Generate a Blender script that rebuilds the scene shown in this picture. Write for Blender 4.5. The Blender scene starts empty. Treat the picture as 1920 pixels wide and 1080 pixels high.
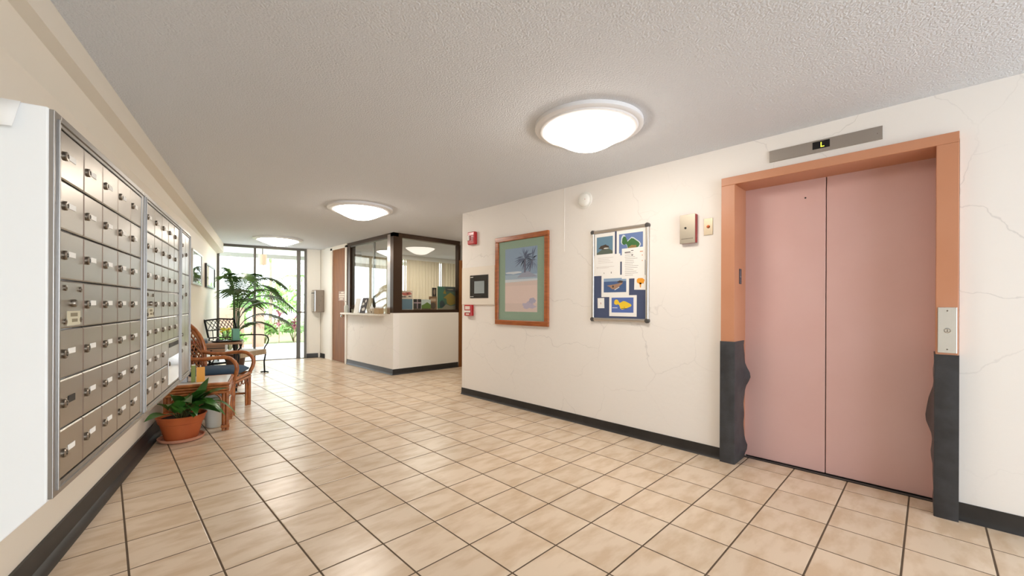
import bpy, bmesh, math, random
from mathutils import Vector, Matrix
random.seed(7)
SC = bpy.context.scene
COL = SC.collection
R = math.radians
PI = math.pi

# ------------------------------------------------------------------ camera, world, light, exposure
CAM_H, YAW, ROLL, FPX = 1.22, 0.7791, 0.0042, 773.3
cd = bpy.data.cameras.new('camera'); cam = bpy.data.objects.new('camera', cd); COL.objects.link(cam)
cd.sensor_fit = 'HORIZONTAL'; cd.sensor_width = 36.0
cd.lens = 36.0 * FPX / 1920.0
cd.shift_y = (572.2 - 540.0) / 1920.0
cd.clip_start = 0.02; cd.clip_end = 200
cam.matrix_world = (Matrix.Translation((0, 0, CAM_H)) @ Matrix.Rotation(-YAW, 4, 'Z')
                    @ Matrix.Rotation(PI / 2, 4, 'X') @ Matrix.Rotation(ROLL, 4, 'Z'))
SC.camera = cam
vs = SC.view_settings
SC.display_settings.display_device = 'sRGB'
vs.view_transform = 'Standard'; vs.look = 'None'; vs.gamma = 1.0; vs.use_curve_mapping = False
vs.exposure = 0.38

W_STRENGTH = 5.0
SUN_STRENGTH = 3.0
DAY_ENTRY = 31.0          # daylight through the wide entrance behind the camera
LAMP_STRENGTH = 19.0
world = bpy.data.worlds.new('sky'); SC.world = world; world.use_nodes = True
wn = world.node_tree.nodes; wn.clear()
wo = wn.new('ShaderNodeOutputWorld'); wb = wn.new('ShaderNodeBackground')
wb.inputs[0].default_value = (0.88, 0.95, 1.0, 1); wb.inputs[1].default_value = W_STRENGTH
world.node_tree.links.new(wb.outputs[0], wo.inputs[0])

def light(name, kind, loc, rot, energy, color=(1, 1, 1), **kw):
    l = bpy.data.lights.new(name, kind); l.energy = energy; l.color = color
    for k, v in kw.items(): setattr(l, k, v)
    o = bpy.data.objects.new(name, l); COL.objects.link(o); o.location = loc; o.rotation_euler = rot
    return o
light('sun', 'SUN', (4, 20, 10), (R(38), R(10), R(120)), SUN_STRENGTH, (1, 0.96, 0.88), angle=R(3))
light('entrance_daylight', 'AREA', (2.3, -3.1, 1.25), (R(104), 0, R(4)), DAY_ENTRY, (0.74, 0.86, 1.0),
      shape='RECTANGLE', size=3.4, size_y=2.2)

light('booth_fill', 'AREA', (5.2, 8.2, 2.44), (0, 0, 0), 32.0, (1.0, 0.95, 0.86), shape='RECTANGLE', size=1.6, size_y=1.2)  # unseen warm fill added under the booth ceiling to brighten its interior

# ------------------------------------------------------------------ frames of reference
A = R(13.9)
Wd = Vector((math.sin(A), math.cos(A), 0)); Nd = Vector((math.cos(A), -math.sin(A), 0))
def LW(t, n, z=0.0): return Wd * t + Nd * n + Vector((0, 0, z))
TH_LEFT, TH_RIGHT, TH_BACK = PI / 2 - A, -PI / 2, -A      # local X right, Y into the wall, Z up
CEIL = 2.475

def proj(p):
    dx, dy, dz = p[0], p[1], p[2] - CAM_H
    r = dx * math.cos(YAW) - dy * math.sin(YAW); d = dx * math.sin(YAW) + dy * math.cos(YAW)
    if d < 0.05: return None
    return (960 + FPX * r / d, 572.2 - FPX * dz / d, d)

# ------------------------------------------------------------------ materials
def lin(c):
    c = [v / 255.0 if max(c) > 1.0 else v for v in c]
    return tuple((v / 12.92 if v <= 0.04045 else ((v + 0.055) / 1.055) ** 2.4) for v in c)
_m = {}
def mat(name, c, rough=0.5, metal=0.0, c2=None, nscale=8.0, bump=0.0, bscale=80.0, spec=0.5, stretch=None,
        coat=0.0, trans=0.0, emit=None, estr=0.0, alpha=None, rand=0.0, contrast=(0.35, 0.65), detail=4.0, bdist=0.01):
    if name in _m: return _m[name]
    m = bpy.data.materials.new(name); m.use_nodes = True
    nt = m.node_tree; b = nt.nodes['Principled BSDF']; L = nt.links.new
    b.inputs['Base Color'].default_value = (*lin(c), 1)
    b.inputs['Roughness'].default_value = rough; b.inputs['Metallic'].default_value = metal
    b.inputs['Specular IOR Level'].default_value = spec
    b.inputs['Coat Weight'].default_value = coat; b.inputs['Coat Roughness'].default_value = 0.12
    if trans: b.inputs['Transmission Weight'].default_value = trans
    if emit: b.inputs['Emission Color'].default_value = (*lin(emit), 1); b.inputs['Emission Strength'].default_value = estr
    vec = None
    if c2 or bump:
        tc = nt.nodes.new('ShaderNodeTexCoord'); mp = nt.nodes.new('ShaderNodeMapping'); L(tc.outputs['Object'], mp.inputs[0])
        if stretch: mp.inputs['Scale'].default_value = stretch
        vec = mp.outputs[0]
        if rand:
            oi = nt.nodes.new('ShaderNodeObjectInfo'); mu = nt.nodes.new('ShaderNodeMath'); mu.operation = 'MULTIPLY'
            mu.inputs[1].default_value = 37.0; L(oi.outputs['Random'], mu.inputs[0])
            cx = nt.nodes.new('ShaderNodeCombineXYZ'); L(mu.outputs[0], cx.inputs[0]); L(mu.outputs[0], cx.inputs[2])
            ad = nt.nodes.new('ShaderNodeVectorMath'); L(vec, ad.inputs[0]); L(cx.outputs[0], ad.inputs[1]); vec = ad.outputs[0]
    col_out = None
    if c2:
        n = nt.nodes.new('ShaderNodeTexNoise'); n.inputs['Scale'].default_value = nscale; n.inputs['Detail'].default_value = detail
        L(vec, n.inputs['Vector'])
        cr = nt.nodes.new('ShaderNodeValToRGB'); L(n.outputs['Fac'], cr.inputs[0])
        cr.color_ramp.elements[0].position, cr.color_ramp.elements[1].position = contrast
        cr.color_ramp.elements[0].color = (*lin(c), 1); cr.color_ramp.elements[1].color = (*lin(c2), 1)
        col_out = cr.outputs[0]
        if rand:
            hs = nt.nodes.new('ShaderNodeHueSaturation'); mr = nt.nodes.new('ShaderNodeMapRange')
            mr.inputs[3].default_value = 1 - rand; mr.inputs[4].default_value = 1 + rand * 0.6
            L(oi.outputs['Random'], mr.inputs[0]); L(mr.outputs[0], hs.inputs['Value']); L(col_out, hs.inputs['Color'])
            col_out = hs.outputs[0]
        L(col_out, b.inputs['Base Color'])
    if bump:
        n2 = nt.nodes.new('ShaderNodeTexNoise'); n2.inputs['Scale'].default_value = bscale; n2.inputs['Detail'].default_value = 3.0
        L(vec, n2.inputs['Vector']); bp = nt.nodes.new('ShaderNodeBump'); bp.inputs['Strength'].default_value = bump
        bp.inputs['Distance'].default_value = bdist; L(n2.outputs['Fac'], bp.inputs['Height']); L(bp.outputs[0], b.inputs['Normal'])
    _m[name] = m
    return m

def plaster(name, c, crack=0.5):
    """White skim plaster: low trowel relief and thin wandering hairline cracks."""
    m = mat(name, c, 0.62, bump=0.16, bscale=14, bdist=0.012)
    nt = m.node_tree; L = nt.links.new; b = nt.nodes['Principled BSDF']
    tc = nt.nodes.new('ShaderNodeTexCoord'); mp = nt.nodes.new('ShaderNodeMapping'); L(tc.outputs['Object'], mp.inputs[0])
    nz = nt.nodes.new('ShaderNodeTexNoise'); nz.inputs['Scale'].default_value = 3.0; nz.inputs['Detail'].default_value = 5; L(mp.outputs[0], nz.inputs['Vector'])
    mx = nt.nodes.new('ShaderNodeVectorMath'); mx.operation = 'MULTIPLY_ADD'; mx.inputs[1].default_value = (0.3, 0.3, 0.3)
    L(nz.outputs['Color'], mx.inputs[0]); L(mp.outputs[0], mx.inputs[2])
    vo = nt.nodes.new('ShaderNodeTexVoronoi'); vo.feature = 'DISTANCE_TO_EDGE'; vo.inputs['Scale'].default_value = 1.7; L(mx.outputs[0], vo.inputs['Vector'])
    lt = nt.nodes.new('ShaderNodeMapRange'); lt.inputs[1].default_value = 0.002; lt.inputs[2].default_value = 0.007
    lt.inputs[3].default_value = 1.0; lt.inputs[4].default_value = 0.0; L(vo.outputs[0], lt.inputs[0])
    n3 = nt.nodes.new('ShaderNodeTexNoise'); n3.inputs['Scale'].default_value = 1.3; L(mp.outputs[0], n3.inputs['Vector'])
    r3 = nt.nodes.new('ShaderNodeMapRange'); r3.inputs[1].default_value = 0.35; r3.inputs[2].default_value = 0.6; L(n3.outputs['Fac'], r3.inputs[0])
    mu = nt.nodes.new('ShaderNodeMath'); mu.operation = 'MULTIPLY'; L(lt.outputs[0], mu.inputs[0]); L(r3.outputs[0], mu.inputs[1])
    mu2 = nt.nodes.new('ShaderNodeMath'); mu2.operation = 'MULTIPLY'; mu2.inputs[1].default_value = crack; L(mu.outputs[0], mu2.inputs[0])
    mix = nt.nodes.new('ShaderNodeMix'); mix.data_type = 'RGBA'
    mix.inputs['A'].default_value = (*lin(c), 1); mix.inputs['B'].default_value = (*lin([v * 0.72 for v in c]), 1)
    L(mu2.outputs[0], mix.inputs['Factor']); L(mix.outputs['Result'], b.inputs['Base Color'])
    return m

def glass(name, tint=(1, 1, 1), refl=1.0):
    if name in _m: return _m[name]
    m = bpy.data.materials.new(name); m.use_nodes = True; nt = m.node_tree; nt.nodes.clear(); L = nt.links.new
    o = nt.nodes.new('ShaderNodeOutputMaterial'); mx = nt.nodes.new('ShaderNodeMixShader')
    t = nt.nodes.new('ShaderNodeBsdfTransparent'); t.inputs[0].default_value = (*tint, 1)
    g = nt.nodes.new('ShaderNodeBsdfGlossy'); g.inputs['Roughness'].default_value = 0.0
    f = nt.nodes.new('ShaderNodeFresnel'); ge = nt.nodes.new('ShaderNodeNewGeometry')
    ior = nt.nodes.new('ShaderNodeMapRange'); ior.inputs[3].default_value = 1.5; ior.inputs[4].default_value = 1 / 1.5   # thin pane: both faces reflect alike
    L(ge.outputs['Backfacing'], ior.inputs[0]); L(ior.outputs[0], f.inputs[0])
    k = nt.nodes.new('ShaderNodeMath'); k.operation = 'MULTIPLY'; k.inputs[1].default_value = refl; k.use_clamp = True
    L(f.outputs[0], k.inputs[0]); L(k.outputs[0], mx.inputs[0]); L(t.outputs[0], mx.inputs[1]); L(g.outputs[0], mx.inputs[2]); L(mx.outputs[0], o.inputs[0])
    _m[name] = m
    return m

M_WALL_R = plaster('plaster_right', (240, 235, 229), 0.3)
M_WALL = mat('plaster_white', (236, 232, 224), 0.6, bump=0.08, bscale=20)
M_WALL_L = mat('plaster_left', (232, 222, 206), 0.5, bump=0.06, bscale=20)
M_BOX = mat('enclosure_white', (238, 239, 238), 0.5, bump=0.05, bscale=25)
M_CEIL = mat('popcorn_ceiling', (219, 222, 227), 0.9, bump=0.6, bscale=95, bdist=0.014)
M_SOFFIT = mat('soffit_paint', (226, 217, 202), 0.6, bump=0.03, bscale=20)
M_GROUT = mat('grout', (92, 74, 56), 0.85, bump=0.2, bscale=200)
M_TILE = mat('ceramic_tile', (210, 184, 155), 0.26, c2=(226, 205, 180), nscale=8, stretch=(0.6, 1.5, 1), bump=0.015, bscale=30, rand=0.06, contrast=(0.36, 0.58), detail=9, spec=0.5)
M_BASE = mat('black_vinyl', (30, 28, 27), 0.45, c2=(44, 41, 39), nscale=5)
M_ALU = mat('brushed_aluminium', (166, 160, 152), 0.30, 1.0, bump=0.03, bscale=60, stretch=(1, 1, 14))
M_ALU2 = mat('anodised_frame', (158, 155, 152), 0.36, 1.0)
M_CHROME = mat('chrome', (210, 208, 204), 0.14, 1.0)
M_LOCK = mat('lock_nickel', (138, 130, 120), 0.3, 1.0)
M_DARK = mat('dark_slot', (18, 17, 16), 0.5)
M_LABEL = mat('paper_label', (240, 238, 232), 0.6)
M_PAPER = mat('white_paper', (242, 240, 236), 0.7)
M_ELEV = mat('elevator_paint', (215, 176, 169), 0.3, c2=(218, 181, 175), nscale=2.2, bump=0.015, bscale=40)
M_EFRAME = mat('elevator_frame_paint', (194, 134, 100), 0.4, c2=(198, 140, 108), nscale=3)
M_RUB = mat('black_rubber', (46, 47, 50), 0.42, c2=(62, 64, 68), nscale=9, bump=0.25, bscale=170)
M_STEEL = mat('brushed_steel', (176, 170, 162), 0.36, 1.0, bump=0.02, bscale=60, stretch=(12, 1, 1))
M_BRONZE = mat('dark_bronze_metal', (66, 48, 34), 0.35, 0.6)
M_DFRAME = mat('door_frame_metal', (92, 88, 82), 0.4, 0.7)
M_WHITE = mat('white_plastic', (238, 236, 230), 0.4)
M_TRIMW = mat('white_trim_paint', (228, 220, 208), 0.45)
M_RED = mat('red_plastic', (178, 18, 24), 0.3, coat=0.3)
M_DOORW = mat('brown_door_veneer', (122, 76, 36), 0.5, c2=(140, 90, 46), nscale=3, stretch=(6, 6, 0.6), spec=0.25)
M_CHERRY = mat('cherry_wood', (150, 82, 40), 0.3, c2=(176, 100, 50), nscale=9, stretch=(1, 1, 6), coat=0.3)
M_RATTAN = mat('rattan', (140, 76, 34), 0.32, c2=(178, 108, 54), nscale=16, coat=0.35)
M_RATTAN2 = mat('rattan_weave', (104, 56, 26), 0.4, c2=(150, 90, 48), nscale=20)
M_BLUE = mat('blue_cushion', (44, 66, 88), 0.85, c2=(58, 82, 104), nscale=6, bump=0.15, bscale=220)
M_TERRA = mat('terracotta', (186, 96, 48), 0.65, c2=(172, 84, 40), nscale=5)
M_TERRA2 = mat('pink_clay', (206, 148, 122), 0.6, c2=(196, 136, 108), nscale=6)
M_SOIL = mat('soil', (44, 32, 24), 0.95, bump=0.8, bscale=60)
M_LEAF = mat('leaf_green', (42, 86, 30), 0.3, c2=(66, 118, 44), nscale=6, rand=0.2)
M_LEAF2 = mat('palm_green', (48, 80, 34), 0.4, c2=(78, 112, 44), nscale=5, rand=0.2)
M_LEAFL = mat('garden_green', (96, 150, 66), 0.5, c2=(150, 190, 96), nscale=5, rand=0.2)
M_TI = mat('ti_leaf', (138, 84, 92), 0.4, c2=(176, 122, 128), nscale=6)
M_STEM = mat('stem', (108, 104, 62), 0.6)
M_BARK = mat('palm_bark', (168, 152, 132), 0.8, c2=(146, 130, 110), nscale=10)
M_IRON = mat('black_iron', (24, 24, 25), 0.4, 0.6)
M_WOODL = mat('pale_wood', (168, 146, 118), 0.45, c2=(188, 166, 138), nscale=6, stretch=(5, 5, 0.6))
M_WOODT = mat('table_wood', (146, 108, 78), 0.35, c2=(172, 134, 102), nscale=6, stretch=(0.6, 6, 6))
M_CONC = mat('patio_concrete', (196, 194, 194), 0.8, c2=(206, 204, 203), nscale=4)
M_EXTW = mat('garden_wall_stucco', (186, 150, 128), 0.8, c2=(196, 160, 138), nscale=3)
M_GLASS = glass('clear_glass', (0.97, 0.99, 0.98), 1.0)
M_GLASSR = glass('reception_glass', (0.95, 0.97, 0.96), 1.5)
M_NAVY = mat('navy_felt', (74, 84, 114), 0.9, bump=0.2, bscale=300)
M_LAMPG = mat('lit_glass', (255, 250, 240), 0.3, emit=(255, 245, 232), estr=LAMP_STRENGTH)
M_LED = mat('led_yellow', (200, 210, 60), 0.5, emit=(220, 225, 70), estr=1.4)
M_SCREEN = mat('lcd_screen', (128, 134, 130), 0.2, emit=(150, 156, 158), estr=0.2)
M_GROUND = mat('garden_soil', (120, 112, 84), 0.95, c2=(120, 150, 80), nscale=2)
M_BLIND = mat('vinyl_blind', (206, 192, 168), 0.5)
def flatc(c, rough=0.7): return mat('ink_%d_%d_%d' % c, c, rough)

# ------------------------------------------------------------------ mesh building
class MB:
    def __init__(s): s.v = []; s.f = []; s.mi = []; s.cur = 0
    def _add(s, vs, fs):
        o = len(s.v); s.v += [tuple(v) for v in vs]
        for f in fs: s.f.append([i + o for i in f]); s.mi.append(s.cur)
        return s
    def box(s, x0, y0, z0, x1, y1, z1):
        x0, x1 = min(x0, x1), max(x0, x1); y0, y1 = min(y0, y1), max(y0, y1); z0, z1 = min(z0, z1), max(z0, z1)
        return s._add([(x0, y0, z0), (x1, y0, z0), (x1, y1, z0), (x0, y1, z0), (x0, y0, z1), (x1, y0, z1), (x1, y1, z1), (x0, y1, z1)],
                      [(0, 3, 2, 1), (4, 5, 6, 7), (0, 1, 5, 4), (1, 2, 6, 5), (2, 3, 7, 6), (3, 0, 4, 7)])
    def prism(s, poly, a, b, fn):
        """poly: list of 2d points; fn(u, v, w) -> 3d; extruded w from a to b"""
        n = len(poly)
        vs = [fn(u, v, a) for u, v in poly] + [fn(u, v, b) for u, v in poly]
        fs = [list(range(n - 1, -1, -1)), list(range(n, 2 * n))] + [(i, (i + 1) % n, n + (i + 1) % n, n + i) for i in range(n)]
        return s._add(vs, fs)
    def poly(s, pts): return s._add(pts, [list(range(len(pts)))])
    def lathe(s, prof, seg=24, c=(0, 0, 0), axis='z', cap=True, sx=1.0, sy=1.0):
        vs = []; n = len(prof)
        for r, h in prof:
            for i in range(seg):
                a = 2 * PI * i / seg; x, y = r * math.cos(a) * sx, r * math.sin(a) * sy
                p = (x, y, h) if axis == 'z' else ((x, -h, y) if axis == 'y' else (h, x, y))
                vs.append((p[0] + c[0], p[1] + c[1], p[2] + c[2]))
        fs = [(j * seg + i, j * seg + (i + 1) % seg, (j + 1) * seg + (i + 1) % seg, (j + 1) * seg + i) for j in range(n - 1) for i in range(seg)]
        if cap:
            fs.append(list(range(seg - 1, -1, -1))); fs.append([(n - 1) * seg + i for i in range(seg)])
        return s._add(vs, fs)
    def cyl(s, p, q, r0, r1=None, seg=10): return s.tube([p, q], [r0, r0 if r1 is None else r1], seg)
    def tube(s, pts, r, seg=8, closed=False):
        pts = [Vector(p) for p in pts]; n = len(pts)
        rs = r if isinstance(r, (list, tuple)) else [r] * n
        up = None; vs = []
        for i, p in enumerate(pts):
            if closed: d = pts[(i + 1) % n] - pts[i - 1]
            else: d = pts[min(i + 1, n - 1)] - pts[max(i - 1, 0)]
            d = d.normalized() if d.length > 1e-9 else Vector((0, 0, 1))
            if up is None: up = Vector((0, 0, 1)) if abs(d.z) < 0.9 else Vector((1, 0, 0))
            x = (up - d * up.dot(d)); x = x.normalized() if x.length > 1e-6 else d.orthogonal().normalized()
            y = d.cross(x); up = x
            for k in range(seg):
                a = 2 * PI * k / seg; vs.append(p + (x * math.cos(a) + y * math.sin(a)) * rs[i])
        m = n if closed else n - 1
        fs = [(i * seg + k, i * seg + (k + 1) % seg, ((i + 1) % n) * seg + (k + 1) % seg, ((i + 1) % n) * seg + k) for i in range(m) for k in range(seg)]
        if not closed:
            fs.append(list(range(seg - 1, -1, -1))); fs.append([(n - 1) * seg + k for k in range(seg)])
        return s._add(vs, fs)
    def mesh(s, name, mats, smooth=None):
        me = bpy.data.meshes.new(name); me.from_pydata([tuple(v) for v in s.v], [], s.f)
        mats = mats if isinstance(mats, (list, tuple)) else [mats]
        for m in mats: me.materials.append(m)
        for p, i in zip(me.polygons, s.mi): p.material_index = min(i, len(mats) - 1)
        bm = bmesh.new(); bm.from_mesh(me); bmesh.ops.recalc_face_normals(bm, faces=bm.faces); bm.to_mesh(me); bm.free()
        if smooth:
            for p in me.polygons: p.use_smooth = True
            me.set_sharp_from_angle(angle=R(smooth))
        me.update(); return me
    def build(s, name, mats, parent=None, smooth=None, bevel=0.0, loc=None, seg=2):
        o = bpy.data.objects.new(name, s.mesh(name, mats, smooth)); COL.objects.link(o)
        if parent is not None: o.parent = parent
        if loc is not None: o.location = loc
        if bevel:
            b = o.modifiers.new('bevel', 'BEVEL'); b.width = bevel; b.segments = seg; b.limit_method = 'ANGLE'; b.angle_limit = R(40)
        return o

def thing(name, label, cat, loc=(0, 0, 0), rz=0.0, group=None):
    o = bpy.data.objects.new(name, None); COL.objects.link(o); o.location = loc; o.rotation_euler = (0, 0, rz); o.empty_display_size = 0.05
    return tag(o, label, cat, group)
def tag(o, label=None, cat=None, group=None, kind=None):
    for k, v in (('label', label), ('category', cat), ('group', group), ('kind', kind)):
        if v: o[k] = v
    return o
def struct(name, mb, m, label=None, parent=None, smooth=None, bevel=0.0):
    o = mb.build(name, m, parent, smooth, bevel)
    if parent is None: o['kind'] = 'structure'
    if label: o['label'] = label
    return o
def linked(o, parent, loc=None, rz=None):
    c = o.copy(); COL.objects.link(c); c.parent = parent
    if loc is not None: c.location = loc
    if rz is not None: c.rotation_euler = (0, 0, rz)
    return c

# ------------------------------------------------------------------ the floor: grout bed and tiles
S = 0.3111; GX, GY = 0.7039, 2.2665
g = MB(); g.poly([tuple(LW(-4.2, -1.3, -0.0014)), tuple(LW(-5.5, 4.5, -0.0014)), (8.6, -3.6, -0.0014), (8.6, 9.6, -0.0014), tuple(LW(10.5, 2.2, -0.0014)), tuple(LW(10.5, -1.1, -0.0014))])
floor = struct('floor', g, M_GROUT, 'lobby floor of square beige ceramic tiles with dark brown grout')
def clip(poly, f):
    out = []
    for i in range(len(poly)):
        a, b = poly[i], poly[(i + 1) % len(poly)]; fa, fb = f(a), f(b)
        if fa >= 0: out.append(a)
        if (fa >= 0) != (fb >= 0):
            k = fa / (fa - fb); out.append((a[0] + (b[0] - a[0]) * k, a[1] + (b[1] - a[1]) * k))
    return out
def tile_poly(i, j, gap=0.0042):
    x0, y0 = GX + i * S + gap, GY + j * S + gap; x1, y1 = GX + (i + 1) * S - gap, GY + (j + 1) * S - gap
    p = [(x0, y0), (x1, y0), (x1, y1), (x0, y1)]
    p = clip(p, lambda q: 10.44 - (q[0] * Wd.x + q[1] * Wd.y))
    if p: p = clip(p, lambda q: (q[0] * Nd.x + q[1] * Nd.y) + 0.885)
    if p and (y0 + y1) / 2 < 4.4: p = clip(p, lambda q: 3.70 - q[0])
    elif p and (y0 + y1) / 2 > 6.5: p = clip(p, lambda q: 3.62 - q[0])
    return p
def bev_tile(mb, p, e=0.003, h=0.0):
    n = len(p); cx = sum(q[0] for q in p) / n; cy = sum(q[1] for q in p) / n
    def ins(q, d):
        l = math.hypot(q[0] - cx, q[1] - cy); k = max(0, 1 - d * 1.4 / max(l, 1e-6)); return (cx + (q[0] - cx) * k, cy + (q[1] - cy) * k)
    vs = [(q[0], q[1], -0.002) for q in p] + [(q[0], q[1], h - 0.0007) for q in p] + [(*ins(q, e), h) for q in p]
    fs = [(k * n + i, k * n + (i + 1) % n, (k + 1) * n + (i + 1) % n, (k + 1) * n + i) for k in range(2) for i in range(n)] + [[2 * n + i for i in range(n)]]
    mb._add(vs, fs)
cand = []
for i in range(-9, 26):
    for j in range(-20, 28):
        p = tile_poly(i, j)
        if len(p) < 3: continue
        cx, cy = GX + (i + 0.5) * S, GY + (j + 0.5) * S
        if cx > 8.5 or cy < -3.4: continue
        if cx > 3.7 and not (4.3 < cy < 6.7): continue
        q = proj((cx, cy, 0))
        vis = q and -60 < q[0] < 1980 and q[1] < 1140 and not (cx > 3.55 and cy < 4.5)
        cand.append((-(q[2]) if vis else -999, i, j, p))
cand.sort(key=lambda c: -c[0])
proto = None
rest = MB()
for k, (sc, i, j, p) in enumerate(cand):
    c = (GX + (i + 0.5) * S, GY + (j + 0.5) * S)
    if k < 300 and sc > -900:
        full = len(p) == 4 and abs(max(q[0] for q in p) - min(q[0] for q in p) - S + 0.0084) < 1e-4 and abs(max(q[1] for q in p) - min(q[1] for q in p) - S + 0.0084) < 1e-4
        if full and proto is not None: o = linked(proto, floor, (c[0], c[1], 0))
        else:
            mb = MB(); bev_tile(mb, [(q[0] - c[0], q[1] - c[1]) for q in p]); o = mb.build('tile', M_TILE, floor, loc=(c[0], c[1], 0))
            if full: proto = o
    else: bev_tile(rest, p)
t_ = rest.build('tile_field', M_TILE, floor); t_['kind'] = 'stuff'

# ------------------------------------------------------------------ the shell
c = MB(); c.box(-4, -3.6, CEIL, 8.6, 14, CEIL + 0.12)
# cut the ceiling at the glass door wall
c = MB(); c.prism([tuple(LW(-4.2, -1.3)[:2]), tuple(LW(-5.5, 4.5)[:2]), (8.6, -3.6), (8.6, 9.6), (5.2, 10.0), tuple(LW(10.58, 1.6)[:2]), tuple(LW(10.58, -1.1)[:2])], CEIL, CEIL + 0.1, lambda u, v, w: (u, v, w))
struct('ceiling', c, M_CEIL, 'low white ceiling with a popcorn texture')

wl = MB(); wl.prism([(-4.2, -0.885), (10.40, -0.885), (10.40, -1.08), (-4.2, -1.08)], 0, CEIL, lambda u, v, w: LW(u, v, w))
struct('wall_left', wl, M_WALL_L, 'cream painted wall behind the mailboxes and the seats')
# dropped soffit along the left wall (its lower edge climbs towards the camera)
sf = MB()
def sec(t, zl, zw): return [LW(t, -0.775, CEIL + 0.005), LW(t, -0.775, zl), LW(t, -0.89, zw), LW(t, -0.89, CEIL + 0.005)]
a_, b_ = sec(-4.2, 2.40, 2.15), sec(10.44, 2.29, 2.255)
sf._add(a_ + b_, [(3, 2, 1, 0), (4, 5, 6, 7)] + [(i, (i + 1) % 4, 4 + (i + 1) % 4, 4 + i) for i in range(4)])
struct('trim_1', sf, M_SOFFIT, 'cream painted beam running where left wall meets ceiling')

# right wall with the lift opening
wr = MB(); XR = 3.50
wr.box(XR, 1.16, 0, XR + 0.22, 4.52, CEIL); wr.box(XR, -0.12, 2.19, XR + 0.22, 1.16, CEIL); wr.box(XR, -3.5, 0, XR + 0.22, -0.12, CEIL)
struct('wall_right', wr, M_WALL_R, 'white cracked plaster wall around the elevator')
cw = MB(); cw.box(XR + 0.22, 4.32, 0, 8.6, 4.52, CEIL); struct('wall_corridor', cw, M_WALL)
# conduit-like vertical plaster ridge
rg = MB(); rg.box(XR - 0.004, 2.748, 1.80, XR + 0.01, 2.757, CEIL); struct('trim_3', rg, M_WALL_R, 'thin vertical plaster ridge on the right wall')

# back wall: a stub beside the glass door
bw_ = MB(); bw_.prism([(10.44, 0.775), (10.44, 1.06), (10.60, 1.14), (10.60, 0.775)], 0, CEIL, lambda u, v, w: LW(u, v, w))
struct('wall_back', bw_, M_WALL, 'short white wall right of the glass door')
# reception side of the lobby (x = 3.55)
XF = 3.55; YS = 6.52
wf = MB(); wf.box(XF, 9.26, 0, XF + 0.12, 9.95, CEIL); wf.box(XF, 8.42, 2.42, XF + 0.12, 9.26, CEIL)
struct('wall_office', wf, M_WALL, 'white wall holding the brown office door')
wc = MB(); wc.box(XF, YS, 0, XF + 0.12, 8.42, 1.055); struct('wall_counter', wc, M_WALL_R, 'white plaster half wall under the reception counter')
wc = MB(); wc.box(XF + 0.12, YS, 0, 4.96, YS + 0.12, 1.075); wc.box(XF, YS, 1.055, XF + 0.12, YS + 0.12, 1.075)
struct('wall_reception', wc, M_WALL, 'smooth white half wall of the reception booth')
# closing walls of the office and the corridor
oc = MB(); oc.box(5.05, YS, 0, 8.6, YS + 0.12, CEIL); struct('wall_passage', oc, M_WALL)
oc = MB(); oc.box(8.5, 4.4, 0, 8.6, 9.6, CEIL); struct('wall_end', oc, M_WALL)
ob = MB(); ob.box(XF + 0.12, 9.45, 0, 8.5, 9.55, 0.95); ob.box(XF + 0.12, 9.45, 2.36, 8.5, 9.55, CEIL); ob.box(XF + 0.12, 9.45, 0.95, 4.4, 9.55, 2.36); ob.box(7.9, 9.45, 0.95, 8.5, 9.55, 2.36)
struct('wall_office_rear', ob, M_WALL)
of = MB(); of.box(XF + 0.12, YS + 0.12, -0.05, 8.5, 9.45, -0.001); struct('floor_office', of, mat('office_carpet', (186, 176, 160), 0.95))
# rear of the lobby, behind the camera: wall around a wide entrance
rw_ = MB(); rw_.box(-2.6, -3.5, 0, -0.2, -3.35, CEIL); rw_.box(-0.2, -3.5, 2.38, 3.45, -3.35, CEIL)
struct('wall_rear', rw_, M_WALL)

# ------------------------------------------------------------------ baseboards
def baseboard(name, fn, a, b, h=0.095, m=M_BASE):
    """cove profile: toe at the floor; fn(u, out, z)"""
    mb = MB(); prof = [(0.0, h), (0.006, h), (0.008, 0.03), (0.013, 0.012), (0.024, 0.0), (0.0, 0.0)]
    mb.prism(prof, a, b, lambda o, z, u: fn(u, o, z)); return struct(name, mb, m, smooth=50)
baseboard('baseboard_right', lambda u, o, z: (XR - o, u, z), 1.158, 4.52, 0.088)
baseboard('baseboard_right_near', lambda u, o, z: (XR - o, u, z), -3.3, -0.12, 0.1)
baseboard('baseboard_counter', lambda u, o, z: (XF - o, u, z), YS - 0.008, 8.42, 0.1)
baseboard('baseboard_reception', lambda u, o, z: (u, YS - o, z), XF - 0.008, 4.95, 0.1)
baseboard('baseboard_back', lambda u, o, z: LW(10.44 - o, u, z), 0.78, 1.02, 0.1)
baseboard('baseboard_office', lambda u, o, z: (XF - o, u, z), 9.62, 9.95, 0.1)
mb = MB(); mb.prism([(-0.885, 0.13), (-0.872, 0.13), (-0.868, 0.10), (-0.862, 0.05), (-0.846, 0.04), (-0.838, 0.02), (-0.838, 0.0), (-0.885, 0.0)], -4.0, 10.38, lambda n, z, t: LW(t, n, z))
struct('baseboard_left', mb, M_BASE, 'tall black vinyl cove base with a rounded toe', smooth=40)

# ------------------------------------------------------------------ mailbox bank on the left wall
NB = -0.477
T0, T1 = 1.515, 3.715
enc = MB()
enc.prism([(-0.884, 1.722), (NB - 0.004, 1.722), (NB - 0.004, 0.712), (NB - 0.094, 0.622), (-0.884, 0.33)], T0 - 0.004, T1 + 0.004, lambda n, z, t: LW(t, n, z))
o = enc.build('mailbox_enclosure', M_BOX, bevel=0.004); tag(o, 'white boxed enclosure carrying the aluminium mailboxes on left wall', 'enclosure')
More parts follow.
